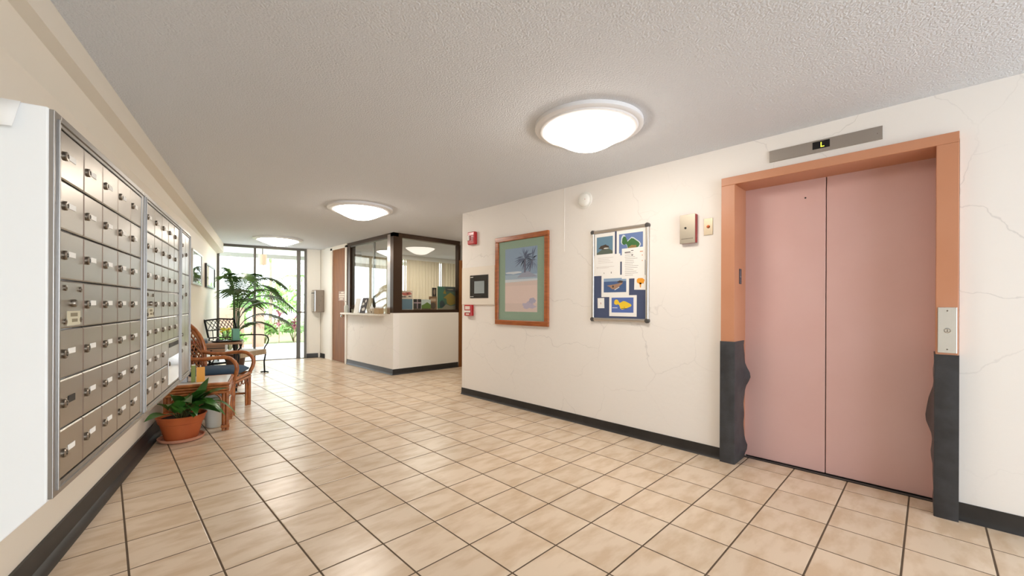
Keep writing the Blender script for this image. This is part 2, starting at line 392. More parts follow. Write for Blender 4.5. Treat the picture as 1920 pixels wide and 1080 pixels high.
# the curled sheet of paper taped on its side
pn = MB(); nn = 8
for k in range(nn + 1):
    u = k / nn; n_ = -0.70 + u * 0.172; curl = 0.004 + 0.02 * max(0, u - 0.5) ** 2
    pn.v.append(tuple(LW(T0 - 0.004 - 0.002, n_, 1.722))); pn.v.append(tuple(LW(T0 - 0.006 - curl, n_ - 0.004 * u, 1.69))); pn.v.append(tuple(LW(T0 - 0.008 - curl * 2.2, n_ - 0.007 * u, 1.652)))
for k in range(nn):
    for r_ in range(2):
        i = k * 3 + r_; pn.f.append([i, i + 3, i + 4, i + 1]); pn.mi.append(0)
o = pn.build('paper_note', M_PAPER, smooth=60); md = o.modifiers.new('solid', 'SOLIDIFY'); md.thickness = 0.0012
tag(o, 'blank white paper taped to the end of the mailbox enclosure', 'paper')

ZR = [1.6865 - 0.13428 * i for i in range(8)]           # row lines, top to bottom
Z_T, Z_B = 1.718, 0.716
lockm = None
def lock_mesh():
    mb = MB(); mb.lathe([(0.0125, 0), (0.0125, 0.0045), (0.0105, 0.0065), (0.006, 0.0068), (0.006, 0.005), (0.0, 0.005)], 16, axis='y', cap=False)
    return mb.mesh('lock', M_LOCK, 40)
def slit_lock():
    mb = MB(); mb.lathe([(0.011, 0), (0.011, 0.006), (0.0085, 0.009), (0.0, 0.009)], 12, axis='y', cap=False); return mb.mesh('keyhole', M_LOCK, 40)
LOCK, KEYH = lock_mesh(), slit_lock()
mb = MB(); mb.box(0, -0.0014, -0.0075, 0.046, 0, 0.0075); LAB = mb.mesh('name_label', M_LABEL)
mb = MB(); mb.box(0, -0.0014, -0.0095, 0.046, 0, 0.0095); LABD = mb.mesh('name_label', M_DARK)
mb = MB(); mb.lathe([(0.008, 0), (0.008, 0.003), (0.0, 0.005)], 10, axis='y', cap=False); SCREW = mb.mesh('screw', M_LOCK, 40)
_dm = {}
def door_mesh(w, h):
    k = (round(w, 3), round(h, 3))
    if k not in _dm:
        mb = MB(); e = 0.0035
        o_, i_ = [(0, 0), (w, 0), (w, h), (0, h)], [(e, e), (w - e, e), (w - e, h - e), (e, h - e)]
        vs = [(x, 0.006, z) for x, z in o_] + [(x, 0, z) for x, z in o_] + [(x, -0.003, z) for x, z in i_]
        mb._add(vs, [(r * 4 + i, r * 4 + (i + 1) % 4, r * 4 + 4 + (i + 1) % 4, r * 4 + 4 + i) for r in range(2) for i in range(4)] + [(8, 9, 10, 11)])
        _dm[k] = mb.mesh('mailbox_door', M_ALU)
    return _dm[k]
def sub(name, me, parent, loc, rot=None):
    o = bpy.data.objects.new(name, me); COL.objects.link(o); o.parent = parent; o.location = loc
    if rot: o.rotation_euler = rot
    return o
def mailbox(name_label, x0, x1, xs, cells, idx):
    root = thing('mailbox_cabinet', name_label, 'mailbox', LW(0, NB), TH_LEFT, 'aluminium mailbox cabinets on the left wall')
    fr = MB()
    fr.box(x0, -0.006, Z_B, xs[0], 0.01, Z_T); fr.box(xs[-1], -0.006, Z_B, x1, 0.01, Z_T)
    fr.box(xs[0], -0.006, ZR[0], xs[-1], 0.01, Z_T); fr.box(xs[0], -0.006, Z_B, xs[-1], 0.01, ZR[7])
    # raised lip around the frame
    for (a, b, c_, d) in ((x0 + 0.018, Z_B + 0.018, x0 + 0.024, Z_T - 0.018), (x1 - 0.012, Z_B + 0.014, x1 - 0.007, Z_T - 0.014), (x0 + 0.018, Z_T - 0.022, x1 - 0.012, Z_T - 0.017), (x0 + 0.018, Z_B + 0.014, x1 - 0.012, Z_B + 0.019)):
        fr.box(a, -0.011, b, c_, -0.004, d)
    fr.build('cabinet_frame', M_ALU2, root, bevel=0.0015)
    bk = MB(); bk.box(xs[0] - 0.002, 0.004, ZR[7] - 0.002, xs[-1] + 0.002, 0.012, ZR[0] + 0.002); bk.build('back_plate', M_DARK, root)
    g_ = 0.0022
    for (c0, c1, r0, r1, kind) in cells:
        x, w = xs[c0] + g_, xs[c1] - xs[c0] - 2 * g_; z, h = ZR[r1] + g_, ZR[r0] - ZR[r1] - 2 * g_
        d = sub('mailbox_door', door_mesh(w, h), root, (x, -0.001, z))
        if kind == 'n' or kind == 'd':
            a = random.choice((0, 0, 0.3, -0.4, 1.2))
            sub('lock', LOCK, d, (0.026, -0.003, h * 0.50), (0, a, 0))
            sub('name_label', LABD if kind == 'd' else LAB, d, (0.054, -0.003, h * 0.54))
            if kind == 'd': d['label'] = 'mailbox door with an empty dark label slot'
        elif kind == 'k':
            sub('lock', LOCK, d, (0.026, -0.003, h * 0.5), (0, random.random(), 0))
        elif kind == 'm':
            d['label'] = 'carrier door with four screws and a sticker'
            for sx, sz in ((0.2, 0.85), (0.86, 0.84), (0.2, 0.14), (0.86, 0.16)): sub('screw', SCREW, d, (w * sx, -0.003, h * sz))
            sub('keyhole', KEYH, d, (w * 0.52, -0.003, h * 0.53))
            st = MB(); st.box(w * 0.27, -0.0045, h * 0.05, w * 0.84, -0.003, h * 0.36); st.cur = 1; st.box(w * 0.4, -0.005, h * 0.24, w * 0.7, -0.0045, h * 0.32); st.box(w * 0.46, -0.005, h * 0.12, w * 0.7, -0.0045, h * 0.19)
            st.build('sticker', [mat('cream_sticker', (206, 198, 172), 0.5), flatc((132, 122, 98))], d)
        elif kind == 'o':
            d['label'] = 'outgoing mail door with a dark slot and polished plate'
            s_ = MB(); s_.box(w * 0.08, -0.0048, h * 0.84, w * 0.92, -0.003, h * 0.93); s_.build('mail_slot', M_DARK, d)
            s_ = MB(); s_.box(w * 0.03, -0.0045, h * 0.05, w * 0.97, -0.003, h * 0.62); s_.build('polished_plate', mat('polished_plate', (216, 216, 218), 0.12, 1.0), d)
            sub('lock', LOCK, d, (0.024, -0.003, h * 0.5))
        elif kind == 'p':
            sub('lock', LOCK, d, (0.03, -0.003, h * 0.42)); sub('keyhole', KEYH, d, (0.03, -0.003, h * 0.68))
    return root
def grid(nc, skip=()): return [(c_, c_ + 1, r, r + 1, 'n') for r in range(7) for c_ in range(nc) if (c_, r) not in skip]
xs1 = [1.557 + 0.1648 * i for i in range(6)]
cells = [c_ if (c_[0], c_[2]) not in ((0, 3), (0, 5)) else (*c_[:4], 'm' if c_[2] == 3 else 'd') for c_ in grid(5)]
mailbox('near aluminium mailbox cabinet, five columns wide, fully numbered doors', T0, 2.425, xs1, cells, 0)
xs2 = [2.464 + 0.1665 * i for i in range(6)]
cells = [c_ if (c_[0], c_[2]) != (0, 3) else (*c_[:4], 'm') for c_ in grid(5, {(3, 5), (4, 5), (3, 6), (4, 6)})] + [(3, 5, 5, 7, 'o')]
mailbox('middle aluminium mailbox cabinet with the slotted outgoing mail door', 2.427, 3.325, xs2, cells, 1)
xs3 = [3.36, 3.52, 3.68]
mailbox('far narrow aluminium mailbox cabinet with tall parcel doors', 3.327, T1, xs3, [(0, 1, 0, 2, 'p'), (1, 2, 0, 2, 'k'), (0, 1, 2, 4, 'p'), (1, 2, 2, 4, 'k'), (0, 1, 4, 7, 'p'), (1, 2, 4, 7, 'k')], 2)

# ------------------------------------------------------------------ elevator in the right wall
Y0, Y1 = -0.117, 1.155; XE = 3.45
el = thing('elevator', 'closed two-panel elevator painted dusty salmon in the right wall', 'elevator', (XE, Y1, 0), TH_RIGHT)
# local x = Y1 - y, local y = x - XE
WI = Y1 - Y0; JW = 0.092
def L_jamb(x0, x1, inner):
    mb = MB(); mb.box(x0, 0, 0, x1, 0.285, 2.16); return mb
L_jamb(0, JW + 0.006, 1).build('door_jamb', M_EFRAME, el, bevel=0.003)
L_jamb(WI - JW, WI, 0).build('door_jamb', M_EFRAME, el, bevel=0.003)
mb = MB(); mb.box(0, 0, 2.16, WI, 0.285, 2.222); mb.build('header', M_EFRAME, el, bevel=0.003)
DX0, DX1 = JW + 0.006, WI - JW
sm = DX0 + (DX1 - DX0) * 0.488
mb = MB(); mb.box(DX0 - 0.01, 0.27, 0.012, sm - 0.0025, 0.30, 2.17); pnl = mb.build('door_panel', M_ELEV, el, bevel=0.004)
pk = MB(); pk.lathe([(0.006, 0), (0.006, 0.002), (0.0, 0.002)], 12, c=(sm - 0.125, 0.27, 2.03), axis='y', cap=False); pk.build('keyhole', M_DARK, pnl)
mb = MB(); mb.box(sm + 0.0025, 0.27, 0.012, DX1 + 0.01, 0.30, 2.17); mb.build('door_panel', M_ELEV, el, bevel=0.004)
mb = MB(); mb.box(DX0, 0.30, 0, DX1, 0.34, 2.17); mb.build('shaft_gap', M_DARK, el)
sl = MB(); sl.box(DX0, 0.235, -0.004, DX1, 0.30, 0.004)
sl.cur = 1
for k in range(4): sl.box(DX0, 0.240 + k * 0.008, 0.004, DX1, 0.244 + k * 0.008, 0.0065)
sl.build('sill', [mat('sill_groove', (46, 44, 44), 0.5, 0.5), mat('sill_ridge', (120, 116, 114), 0.4, 0.8)], el)
tg = MB(); tg.box(JW + 0.006, 0.11, 1.395, JW + 0.0095, 0.16, 1.515)
tg.cur = 1; tg.box(JW + 0.0095, 0.122, 1.455, JW + 0.0105, 0.128, 1.50); tg.box(JW + 0.0095, 0.122, 1.448, JW + 0.0105, 0.148, 1.456)
for k in range(5): tg.box(JW + 0.0095, 0.124 + 0.011 * (k % 2), 1.405 + 0.012 * (k // 2), JW + 0.0105, 0.128 + 0.011 * (k % 2), 1.410 + 0.012 * (k // 2))
tg.build('braille_plate', [mat('braille_plate', (58, 60, 72), 0.4), flatc((150, 150, 160))], el)
# rubber corner guards, each wrapped round a jamb, its free edge gaping
def guard(x0, x1, sgn):
    mb = MB(); nz = 26; H_ = 0.945
    prof = [0.0] * (nz + 1)
    rows = []
    for k in range(nz + 1):
        z = H_ * k / nz
        if sgn > 0: bul = 0.045 * math.exp(-((z - 0.66) / 0.085) ** 2) + 0.03 * math.exp(-((z - 0.10) / 0.05) ** 2)
        else: bul = 0.035 * math.exp(-((z - 0.56) / 0.12) ** 2) + 0.012 * math.exp(-((z - 0.3) / 0.05) ** 2)
        bul += 0.003 * math.sin(z * 40)
        inn = x1 if sgn > 0 else x0; out = x0 if sgn > 0 else x1
        s = 1 if sgn > 0 else -1
        e = 0.007; dep = 0.22
        rows.append([(out - s * e * 0.3, 0.06, z), (out - s * e * 0.3, -e, z), (inn - s * 0.006, -e, z), (inn + s * e * 0.7, -e + 0.004, z), (inn + s * e, 0.008, z), (inn + s * (e + bul * 0.25), dep * 0.5, z), (inn + s * (e + bul), dep, z),
                     (inn + s * (0.001 + bul * 0.9), dep, z), (inn + s * 0.001, dep * 0.4, z), (inn + s * 0.001, -0.0005, z), (out + s * 0.001, -0.0005, z), (out + s * 0.001, 0.06, z)])
    m_ = len(rows[0])
    for r_ in rows: mb.v += r_
    for k in range(nz):
        for i in range(m_): mb.f.append([k * m_ + i, k * m_ + (i + 1) % m_, (k + 1) * m_ + (i + 1) % m_, (k + 1) * m_ + i]); mb.mi.append(0)
    mb.f.append(list(range(m_))); mb.mi.append(0); mb.f.append([nz * m_ + i for i in range(m_)]); mb.mi.append(0)
    return mb
guard(0, JW + 0.006, 1).build('corner_guard', M_RUB, el, smooth=35)['label'] = 'black rubber guard with a bulging inner edge'
guard(WI - JW, WI, -1).build('corner_guard', M_RUB, el, smooth=35)['label'] = 'black rubber guard below the call plate'

cp = thing('call_plate', 'tall brushed steel elevator call plate with a round button', 'call button', (XE, -0.0715, 1.0), TH_RIGHT)
mb = MB(); mb.box(-0.039, -0.005, -0.045, 0.039, 0, 0.218); mb.build('plate', mat('polished_steel', (214, 216, 216), 0.16, 1.0), cp, bevel=0.002)
mb = MB(); mb.lathe([(0.015, 0), (0.015, 0.008), (0.011, 0.009), (0.010, 0.006), (0.0, 0.006)], 20, c=(0, -0.005, 0.085), axis='y', cap=False); mb.build('button', M_CHROME, cp, smooth=40)
mb = MB(); mb.box(-0.0012, -0.0125, 0.080, 0.0012, -0.011, 0.090); mb.box(-0.004, -0.0125, 0.079, 0.004, -0.011, 0.081); mb.box(-0.004, -0.0125, 0.089, 0.004, -0.011, 0.091); mb.build('button_mark', M_LOCK, cp)
for z in (0.198, -0.024):
    mb = MB(); mb.lathe([(0.004, 0), (0.004, 0.0015), (0, 0.002)], 8, c=(0, -0.005, z), axis='y', cap=False); mb.build('screw', M_LOCK, cp)

ip = thing('floor_indicator', 'long steel floor indicator panel above the elevator door', 'indicator', (XR, 0.836, 2.28), TH_RIGHT)
mb = MB(); mb.box(0, -0.012, 0, 0.624, 0, 0.084); mb.build('panel', M_STEEL, ip, bevel=0.002)
mb = MB(); mb.box(0.262, -0.0135, 0.024, 0.358, -0.012, 0.074); dsp = mb.build('display', mat('black_display', (12, 12, 13), 0.15), ip)
mb = MB(); mb.box(0.308, -0.0145, 0.033, 0.313, -0.0135, 0.066); mb.box(0.308, -0.0145, 0.033, 0.328, -0.0145 + 0.001, 0.038); mb.build('letter', M_LED, dsp)
mb = MB(); mb.lathe([(0.003, 0), (0.003, 0.001), (0, 0.0015)], 8, c=(0.60, -0.012, 0.04), axis='y', cap=False); mb.build('screw', M_LOCK, ip)

# ------------------------------------------------------------------ small devices on the right wall
sp = thing('fire_telephone_plate', 'steel-fronted red box with a dark hole beside the elevator', 'alarm box', (XR, 1.484, 1.745), TH_RIGHT)
mb = MB(); mb.box(0, -0.035, 0, 0.128, 0, 0.236); mb.build('red_box', mat('dull_red', (150, 34, 40), 0.4), sp, bevel=0.002)
mb = MB(); mb.box(-0.004, -0.039, -0.003, 0.124, -0.035, 0.239); mb.build('face_plate', mat('face_steel', (170, 162, 148), 0.42, 0.9), sp, bevel=0.0015)
mb = MB(); mb.lathe([(0.009, 0), (0.009, 0.003), (0.006, 0.004), (0, 0.0035)], 14, c=(0.044, -0.039, 0.127), axis='y', cap=False); mb.build('jack', M_DARK, sp)
mb = MB()
for k in range(9): mb.box(0.010 + k * 0.011, -0.0395, 0.034, 0.018 + k * 0.011, -0.039, 0.040)
mb.build('engraving', flatc((110, 100, 90)), sp)
kp = thing('key_switch_plate', 'small beige steel key switch plate next to the elevator frame', 'switch', (XR, 1.304, 1.798), TH_RIGHT)
mb = MB(); mb.box(0, -0.006, 0, 0.071, 0, 0.136); mb.build('plate', mat('key_steel', (186, 172, 150), 0.4, 0.8), kp, bevel=0.0015)
mb = MB(); mb.lathe([(0.013, 0), (0.013, 0.004), (0.007, 0.006), (0.0, 0.004)], 16, c=(0.036, -0.006, 0.068), axis='y', cap=False); mb.build('key_ring', mat('copper_ring', (150, 80, 50), 0.35, 0.9), kp, smooth=40)

sd = thing('smoke_detector', 'round white smoke detector high on the right wall', 'detector', (XR, 2.484, 2.296), TH_RIGHT)
mb = MB(); mb.lathe([(0.086, 0), (0.086, 0.012), (0.074, 0.014), (0.0, 0.014)], 36, axis='y', cap=False); mb.build('mounting_ring', M_WHITE, sd, smooth=40)
mb = MB(); mb.lathe([(0.066, 0.014), (0.066, 0.03), (0.056, 0.042), (0.03, 0.047), (0, 0.047)], 36, axis='y', cap=False); mb.build('sensor_cap', M_WHITE, sd, smooth=50)
mb = MB(); mb.lathe([(0.004, 0.046), (0.004, 0.049), (0, 0.05)], 10, c=(0.03, 0.002, 0.0), axis='y', cap=False); mb.build('indicator', M_RED, sd)

fs = thing('fire_strobe', 'red fire alarm strobe high near the wall corner', 'fire alarm', (XR, 4.345, 2.02), TH_RIGHT)
mb = MB(); mb.box(0, -0.055, 0, 0.145, 0, 0.17); mb.build('housing', M_RED, fs, bevel=0.012)
mb = MB(); mb.box(0.012, -0.075, 0.055, 0.055, -0.055, 0.125); mb.build('strobe_lens', mat('strobe_lens', (235, 232, 226), 0.1, spec=0.8), fs, bevel=0.008)
mb = MB()
for k in range(4): mb.box(0.075, -0.058, 0.04 + k * 0.024, 0.13, -0.055, 0.052 + k * 0.024)
mb.build('horn_grille', mat('deep_red', (130, 14, 18), 0.4), fs)
pp = thing('alarm_panel', 'cream flush wall panel with a dark fire alarm display', 'alarm panel', (XR, 4.50, 1.222), TH_RIGHT)
mb = MB(); mb.box(0, -0.022, 0, 0.665, 0, 0.50); mb.build('cover', mat('cream_panel', (236, 227, 214), 0.5), pp, bevel=0.004)
mb = MB(); mb.box(0.18, -0.028, 0.088, 0.548, -0.022, 0.39); scr = mb.build('display_bezel', mat('bezel_black', (40, 38, 36), 0.25), pp, bevel=0.003)
mb = MB(); mb.box(0.275, -0.0295, 0.15, 0.475, -0.028, 0.31); mb.build('screen', M_SCREEN, scr)
mb = MB(); mb.box(0.195, -0.0295, 0.36, 0.25, -0.028, 0.37); mb.box(0.195, -0.0295, 0.105, 0.22, -0.028, 0.113); mb.box(0.23, -0.0295, 0.105, 0.255, -0.028, 0.113); mb.build('print', flatc((220, 218, 210)), scr)
mb = MB(); mb.lathe([(0.012, 0), (0.012, 0.003), (0, 0.003)], 12, c=(0.445, -0.028, 0.125), axis='y', cap=False); mb.build('button', M_DARK, scr)
ps = thing('pull_station', 'small red fire pull station below the cream panel', 'fire alarm', (XR, 4.41, 1.075), TH_RIGHT)
mb = MB(); mb.box(0, -0.05, 0, 0.14, 0, 0.148); mb.build('housing', M_RED, ps, bevel=0.006)
mb = MB(); mb.box(0.012, -0.062, 0.045, 0.128, -0.05, 0.072); mb.build('pull_handle', M_WHITE, ps, bevel=0.003)
mb = MB(); mb.box(0.02, -0.0515, 0.085, 0.12, -0.05, 0.13); mb.box(0.035, -0.0515, 0.015, 0.105, -0.05, 0.032); mb.build('print', flatc((232, 214, 206)), ps)

# ------------------------------------------------------------------ pictures and prints (flat things at their real place)
def F(parent, name, m, polys, y):
    mb = MB()
    for p in polys: mb.poly([(u, y, v) for u, v in p])
    return mb.build(name, m, parent)
def rect(a, b, c_, d): return [(a, b), (c_, b), (c_, d), (a, d)]
def frame_mb(w, h, fw, dep, mb=None):
    mb = mb or MB()
    for (a, b, c_, d) in ((0, 0, w, fw), (0, h - fw, w, h), (0, fw, fw, h - fw), (w - fw, fw, w, h - fw)): mb.box(a, -dep, b, c_, 0, d)
    return mb
def blob(cx, cy, rx, ry, n=14, wob=0.15, seed=0):
    r_ = random.Random(seed); return [(cx + rx * math.cos(2 * PI * i / n) * (1 + r_.uniform(-wob, wob)), cy + ry * math.sin(2 * PI * i / n) * (1 + r_.uniform(-wob, wob))) for i in range(n)]

pw, ph = 0.868, 1.07
pt = thing('framed_print', 'cherry-framed pastel beach and palm picture with green mat', 'picture', (XR, 3.822, 0.982), TH_RIGHT)
frame_mb(pw, ph, 0.058, 0.03).build('frame', M_CHERRY, pt, bevel=0.006)
mb = MB(); mb.box(0.05, -0.012, 0.05, pw - 0.05, 0, ph - 0.05); mb.build('mat_board', mat('green_mat', (142, 166, 146), 0.7), pt)
a0, b0, a1, b1 = 0.170, 0.160, 0.698, 0.918
ar = MB(); ar.poly([(u, -0.0125, v) for u, v in rect(a0, b0, a1, b1)])
art = ar.build('artwork', flatc((214, 196, 188)), pt)
F(art, 'sky', flatc((140, 162, 186)), [rect(a0, b0 + 0.44, a1, b1)], -0.0128)
F(art, 'sea', flatc((164, 184, 200)), [rect(a0, b0 + 0.385, a1, b0 + 0.44)], -0.0129)
F(art, 'surf', flatc((206, 214, 220)), [[(a0, b0 + 0.35), (a1, b0 + 0.365), (a1, b0 + 0.385), (a0, b0 + 0.385)], blob(a0 + 0.14, b0 + 0.465, 0.13, 0.014, 12, 0.3, 5)], -0.0131)
F(art, 'sand', flatc((222, 202, 194)), [rect(a0, b0 + 0.10, a1, b0 + 0.31)], -0.0131)
F(art, 'headland', flatc((156, 160, 178)), [[(a0 + 0.20, b0 + 0.405), (a0 + 0.28, b0 + 0.455), (a0 + 0.38, b0 + 0.475), (a1 - 0.02, b0 + 0.42), (a1, b0 + 0.405)]], -0.0133)
rnd = random.Random(3); fr_ = []
for hx, hy, n_ in ((a0 + 0.335, b0 + 0.62, 30), (a0 + 0.45, b0 + 0.60, 16)):
    for k in range(n_):
        an = 2 * PI * k / n_ + rnd.uniform(-0.1, 0.1); ln = rnd.uniform(0.09, 0.19)
        ex, ey = hx + ln * math.cos(an), hy + ln * math.sin(an) - 0.02
        ex = min(max(ex, a0 + 0.002), a1 - 0.002); ey = min(max(ey, b0 + 0.46), b1 - 0.002)
        mx_, my_ = (hx + ex) / 2 - 0.006 * math.sin(an), (hy + ey) / 2 + 0.012
        fr_.append([(hx, hy), (mx_ + 0.008, my_ - 0.006), (ex, ey), (mx_ - 0.006, my_ + 0.007)])
F(art, 'palm_fronds', flatc((98, 110, 134)), fr_, -0.0136)
F(art, 'palm_trunk', flatc((110, 114, 134)), [[(a0 + 0.315, b0 + 0.46), (a0 + 0.345, b0 + 0.46), (a0 + 0.348, b0 + 0.62), (a0 + 0.328, b0 + 0.62)], [(a0 + 0.40, b0 + 0.465), (a0 + 0.415, b0 + 0.465), (a0 + 0.46, b0 + 0.60), (a0 + 0.445, b0 + 0.60)]], -0.0137)
F(art, 'grass_tuft', flatc((186, 178, 196)), [blob(a0 + 0.39, b0 + 0.075, 0.11, 0.04, 22, 0.35, 8)], -0.0134)
F(art, 'grass_tuft', flatc((172, 170, 192)), [blob(a0 + 0.455, b0 + 0.13, 0.06, 0.035, 18, 0.4, 9)], -0.0138)
mb = MB(); mb.box(0.056, -0.020, 0.056, pw - 0.056, -0.018, ph - 0.056); mb.build('glazing', glass('picture_glass', (1, 1, 1), 0.12), pt)

# bulletin board: thing; every sheet pinned to it is a thing
BW, BH = 0.612, 0.897
BX, BY, BZ = XR, 2.390, 1.068
bb = thing('bulletin_board', 'aluminium-framed notice board with navy felt on right wall', 'notice board', (BX, BY, BZ), TH_RIGHT)
mb = MB(); mb.box(0.02, -0.012, 0.02, BW - 0.02, 0, BH - 0.02); mb.build('felt', M_NAVY, bb)
for nm, p, q in (('frame_rail', (0.02, 0.016), (BW - 0.02, 0.016)), ('frame_rail', (0.02, BH - 0.016), (BW - 0.02, BH - 0.016)), ('frame_rail', (0.014, 0.02), (0.014, BH - 0.02)), ('frame_rail', (BW - 0.014, 0.02), (BW - 0.014, BH - 0.02))):
    mb = MB(); mb.tube([(p[0], -0.014, p[1]), (q[0], -0.014, q[1])], 0.0165, 12); mb.build(nm, mat('satin_aluminium', (206, 200, 192), 0.32, 0.9), bb, smooth=50)
for cx_, cz_ in ((0.014, 0.016), (BW - 0.014, 0.016), (0.014, BH - 0.016), (BW - 0.014, BH - 0.016)):
    mb = MB(); mb.lathe([(0.022, 0), (0.022, 0.026), (0.018, 0.033), (0, 0.034)], 14, c=(cx_, 0, cz_), axis='y', cap=False); mb.build('corner_cap', mat('grey_cap', (76, 74, 72), 0.4), bb, smooth=40)
def sheet(label, u0, v0, u1, v1, lay=0, tilt=0.0, name='paper_sheet', m=M_PAPER):
    r = thing(name, label, 'paper', (BX - 0.0125 - 0.0012 * lay, BY - u0, BZ + v0), TH_RIGHT, 'sheets pinned on the notice board'); r.rotation_euler = (0, tilt, TH_RIGHT)
    mb = MB(); mb.box(0, -0.001, 0, u1 - u0, 0, v1 - v0); mb.build('sheet', m, r)
    return r, u1 - u0, v1 - v0
ISLE = [(0.08, 0.62), (0.10, 0.82), (0.17, 0.93), (0.26, 0.90), (0.32, 0.76), (0.36, 0.64), (0.45, 0.72), (0.55, 0.80), (0.66, 0.76), (0.78, 0.66), (0.90, 0.56), (0.95, 0.46), (0.90, 0.36), (0.78, 0.28), (0.62, 0.18), (0.48, 0.12), (0.40, 0.20), (0.37, 0.36), (0.34, 0.48), (0.28, 0.54), (0.20, 0.50), (0.13, 0.53)]
def isle(x0, y0, w, h, k=1.0): return [(x0 + w * (0.5 + (u - 0.5) * k), y0 + h * (0.5 + (v - 0.5) * k)) for u, v in ISLE]
def lines(x0, x1, ys, th=0.0025, rr=None):
    rr = rr or random.Random(1); return [rect(x0 + rr.uniform(0, 0.006), y, x0 + (x1 - x0) * rr.uniform(0.55, 1.0), y + th) for y in ys]
GR = flatc((150, 142, 138)); BK = flatc((70, 64, 60))
# top left: photo of a small rocky island
r, w, h = sheet('sheet with a photo of a small dark islet, top of notice board', 0.034, 0.62, 0.262, 0.862, 0)
F(r, 'photo', flatc((104, 138, 160)), [rect(0.024, 0.035, w - 0.022, h - 0.035)], -0.0013)
F(r, 'photo_land', flatc((92, 102, 92)), [[(0.024, 0.035), (w - 0.022, 0.035), (w - 0.022, 0.06), (0.16, 0.09), (0.09, 0.085), (0.024, 0.05)]], -0.0016)
F(r, 'islet', flatc((74, 62, 52)), [blob(0.11, 0.105, 0.062, 0.022, 14, 0.3, 4)], -0.0018)
F(r, 'surf', flatc((214, 216, 208)), [blob(0.13, 0.092, 0.03, 0.006, 10, 0.3, 6)], -0.002)
# top right: green island map
r, w, h = sheet('sheet with a green and brown island map on blue sea', 0.282, 0.57, 0.578, 0.870, 0)
F(r, 'map_sea', flatc((108, 130, 178)), [rect(0.026, 0.06, w - 0.024, h - 0.04)], -0.0013)
F(r, 'map_shallows', flatc((206, 216, 220)), [isle(0.035, 0.05, w - 0.075, h - 0.09, 1.08)], -0.0016)
F(r, 'map_island', flatc((64, 112, 62)), [isle(0.04, 0.06, w - 0.085, h - 0.11)], -0.0019)
F(r, 'map_highland', flatc((150, 124, 74)), [blob(0.17, 0.115, 0.05, 0.032, 14, 0.25, 2)], -0.0022)
# left letter
r, w, h = sheet('white printed letter on the left of the notice board', 0.022, 0.445, 0.322, 0.648, 1, name='printed_letter')
F(r, 'print', flatc((196, 186, 180)), lines(0.05, w - 0.06, [h - 0.03 - 0.016 * k for k in range(4)]) + lines(0.03, w - 0.05, [0.085, 0.075]), -0.0013)
F(r, 'print_marks', BK, [rect(0.12, 0.018, 0.125, 0.03), rect(0.2, 0.018, 0.207, 0.034)], -0.0014)
# notice list
r, w, h = sheet('white notice with rows of small print, right of the letter', 0.34, 0.405, 0.575, 0.69, 2, name='printed_notice')
F(r, 'print', GR, lines(0.03, w - 0.06, [h - 0.05 - 0.017 * k for k in range(13)], 0.003, random.Random(4)), -0.0013)
F(r, 'print_heading', BK, [rect(0.03, h - 0.042, 0.09, h - 0.034), rect(0.095, h - 0.028, 0.12, h - 0.022), rect(0.1, h - 0.072, 0.115, h - 0.062)], -0.0014)
F(r, 'print_marks', flatc((206, 134, 90)), [rect(w - 0.05, h - 0.045, w - 0.02, h - 0.038), rect(w - 0.03, h - 0.08, w - 0.022, h - 0.072), rect(w - 0.03, h - 0.13, w - 0.022, h - 0.122)], -0.0014)
# volcano photo
r, w, h = sheet('sheet with a photo of a brown island in dark blue sea', 0.115, 0.235, 0.415, 0.445, 1)
F(r, 'photo', flatc((72, 96, 140)), [rect(0.026, 0.045, w - 0.028, h - 0.03)], -0.0013)
F(r, 'photo_sky', flatc((140, 164, 192)), [rect(0.026, h - 0.06, w - 0.028, h - 0.03)], -0.0016)
F(r, 'photo_island', flatc((162, 128, 104)), [[(0.06, 0.11), (0.09, 0.115), (0.14, 0.12), (0.20, 0.13), (0.24, 0.155), (0.23, 0.125), (0.19, 0.095), (0.15, 0.075), (0.12, 0.075), (0.09, 0.10)]], -0.0016)
F(r, 'photo_shade', flatc((72, 62, 60)), [blob(0.21, 0.145, 0.03, 0.012, 10, 0.2, 3), blob(0.13, 0.1, 0.012, 0.012, 8, 0.2, 7)], -0.0018)
F(r, 'surf', flatc((226, 226, 222)), [[(0.15, 0.065), (0.2, 0.09), (0.195, 0.095), (0.145, 0.07)]], -0.0018)
# yellow map
r, w, h = sheet('sheet with a yellow island map, lowest on the notice board', 0.205, 0.05, 0.495, 0.25, 2)
F(r, 'map_sea', flatc((88, 112, 178)), [rect(0.026, 0.036, w - 0.032, h - 0.022)], -0.0013)
F(r, 'map_island', flatc((236, 200, 50)), [isle(0.036, 0.05, w - 0.076, h - 0.08)], -0.0016)
F(r, 'map_print', flatc((84, 72, 40)), [rect(0.10, 0.073, 0.108, 0.077), rect(0.13, 0.072, 0.19, 0.077), rect(0.155, 0.085, 0.172, 0.088)], -0.0018)
F(r, 'map_scale', flatc((232, 232, 240)), [rect(0.034, 0.078, 0.09, 0.084)], -0.0018)
# orange card and small ticket
r, w, h = sheet('small white card with an orange blossom shape', 0.468, 0.30, 0.592, 0.435, 1, 0.03, 'picture_card')
F(r, 'blossom', flatc((236, 160, 48)), [blob(0.06, 0.082, 0.042, 0.03, 16, 0.15, 12), [(0.05, 0.065), (0.072, 0.065), (0.066, 0.02), (0.058, 0.02)]], -0.0013)
r, w, h = sheet('smallest white slip low on the left of the notice board', 0.072, 0.125, 0.148, 0.225, 0, -0.02, 'paper_slip')
F(r, 'mark', flatc((170, 60, 56)), [rect(0.034, 0.04, 0.04, 0.056)], -0.0013)

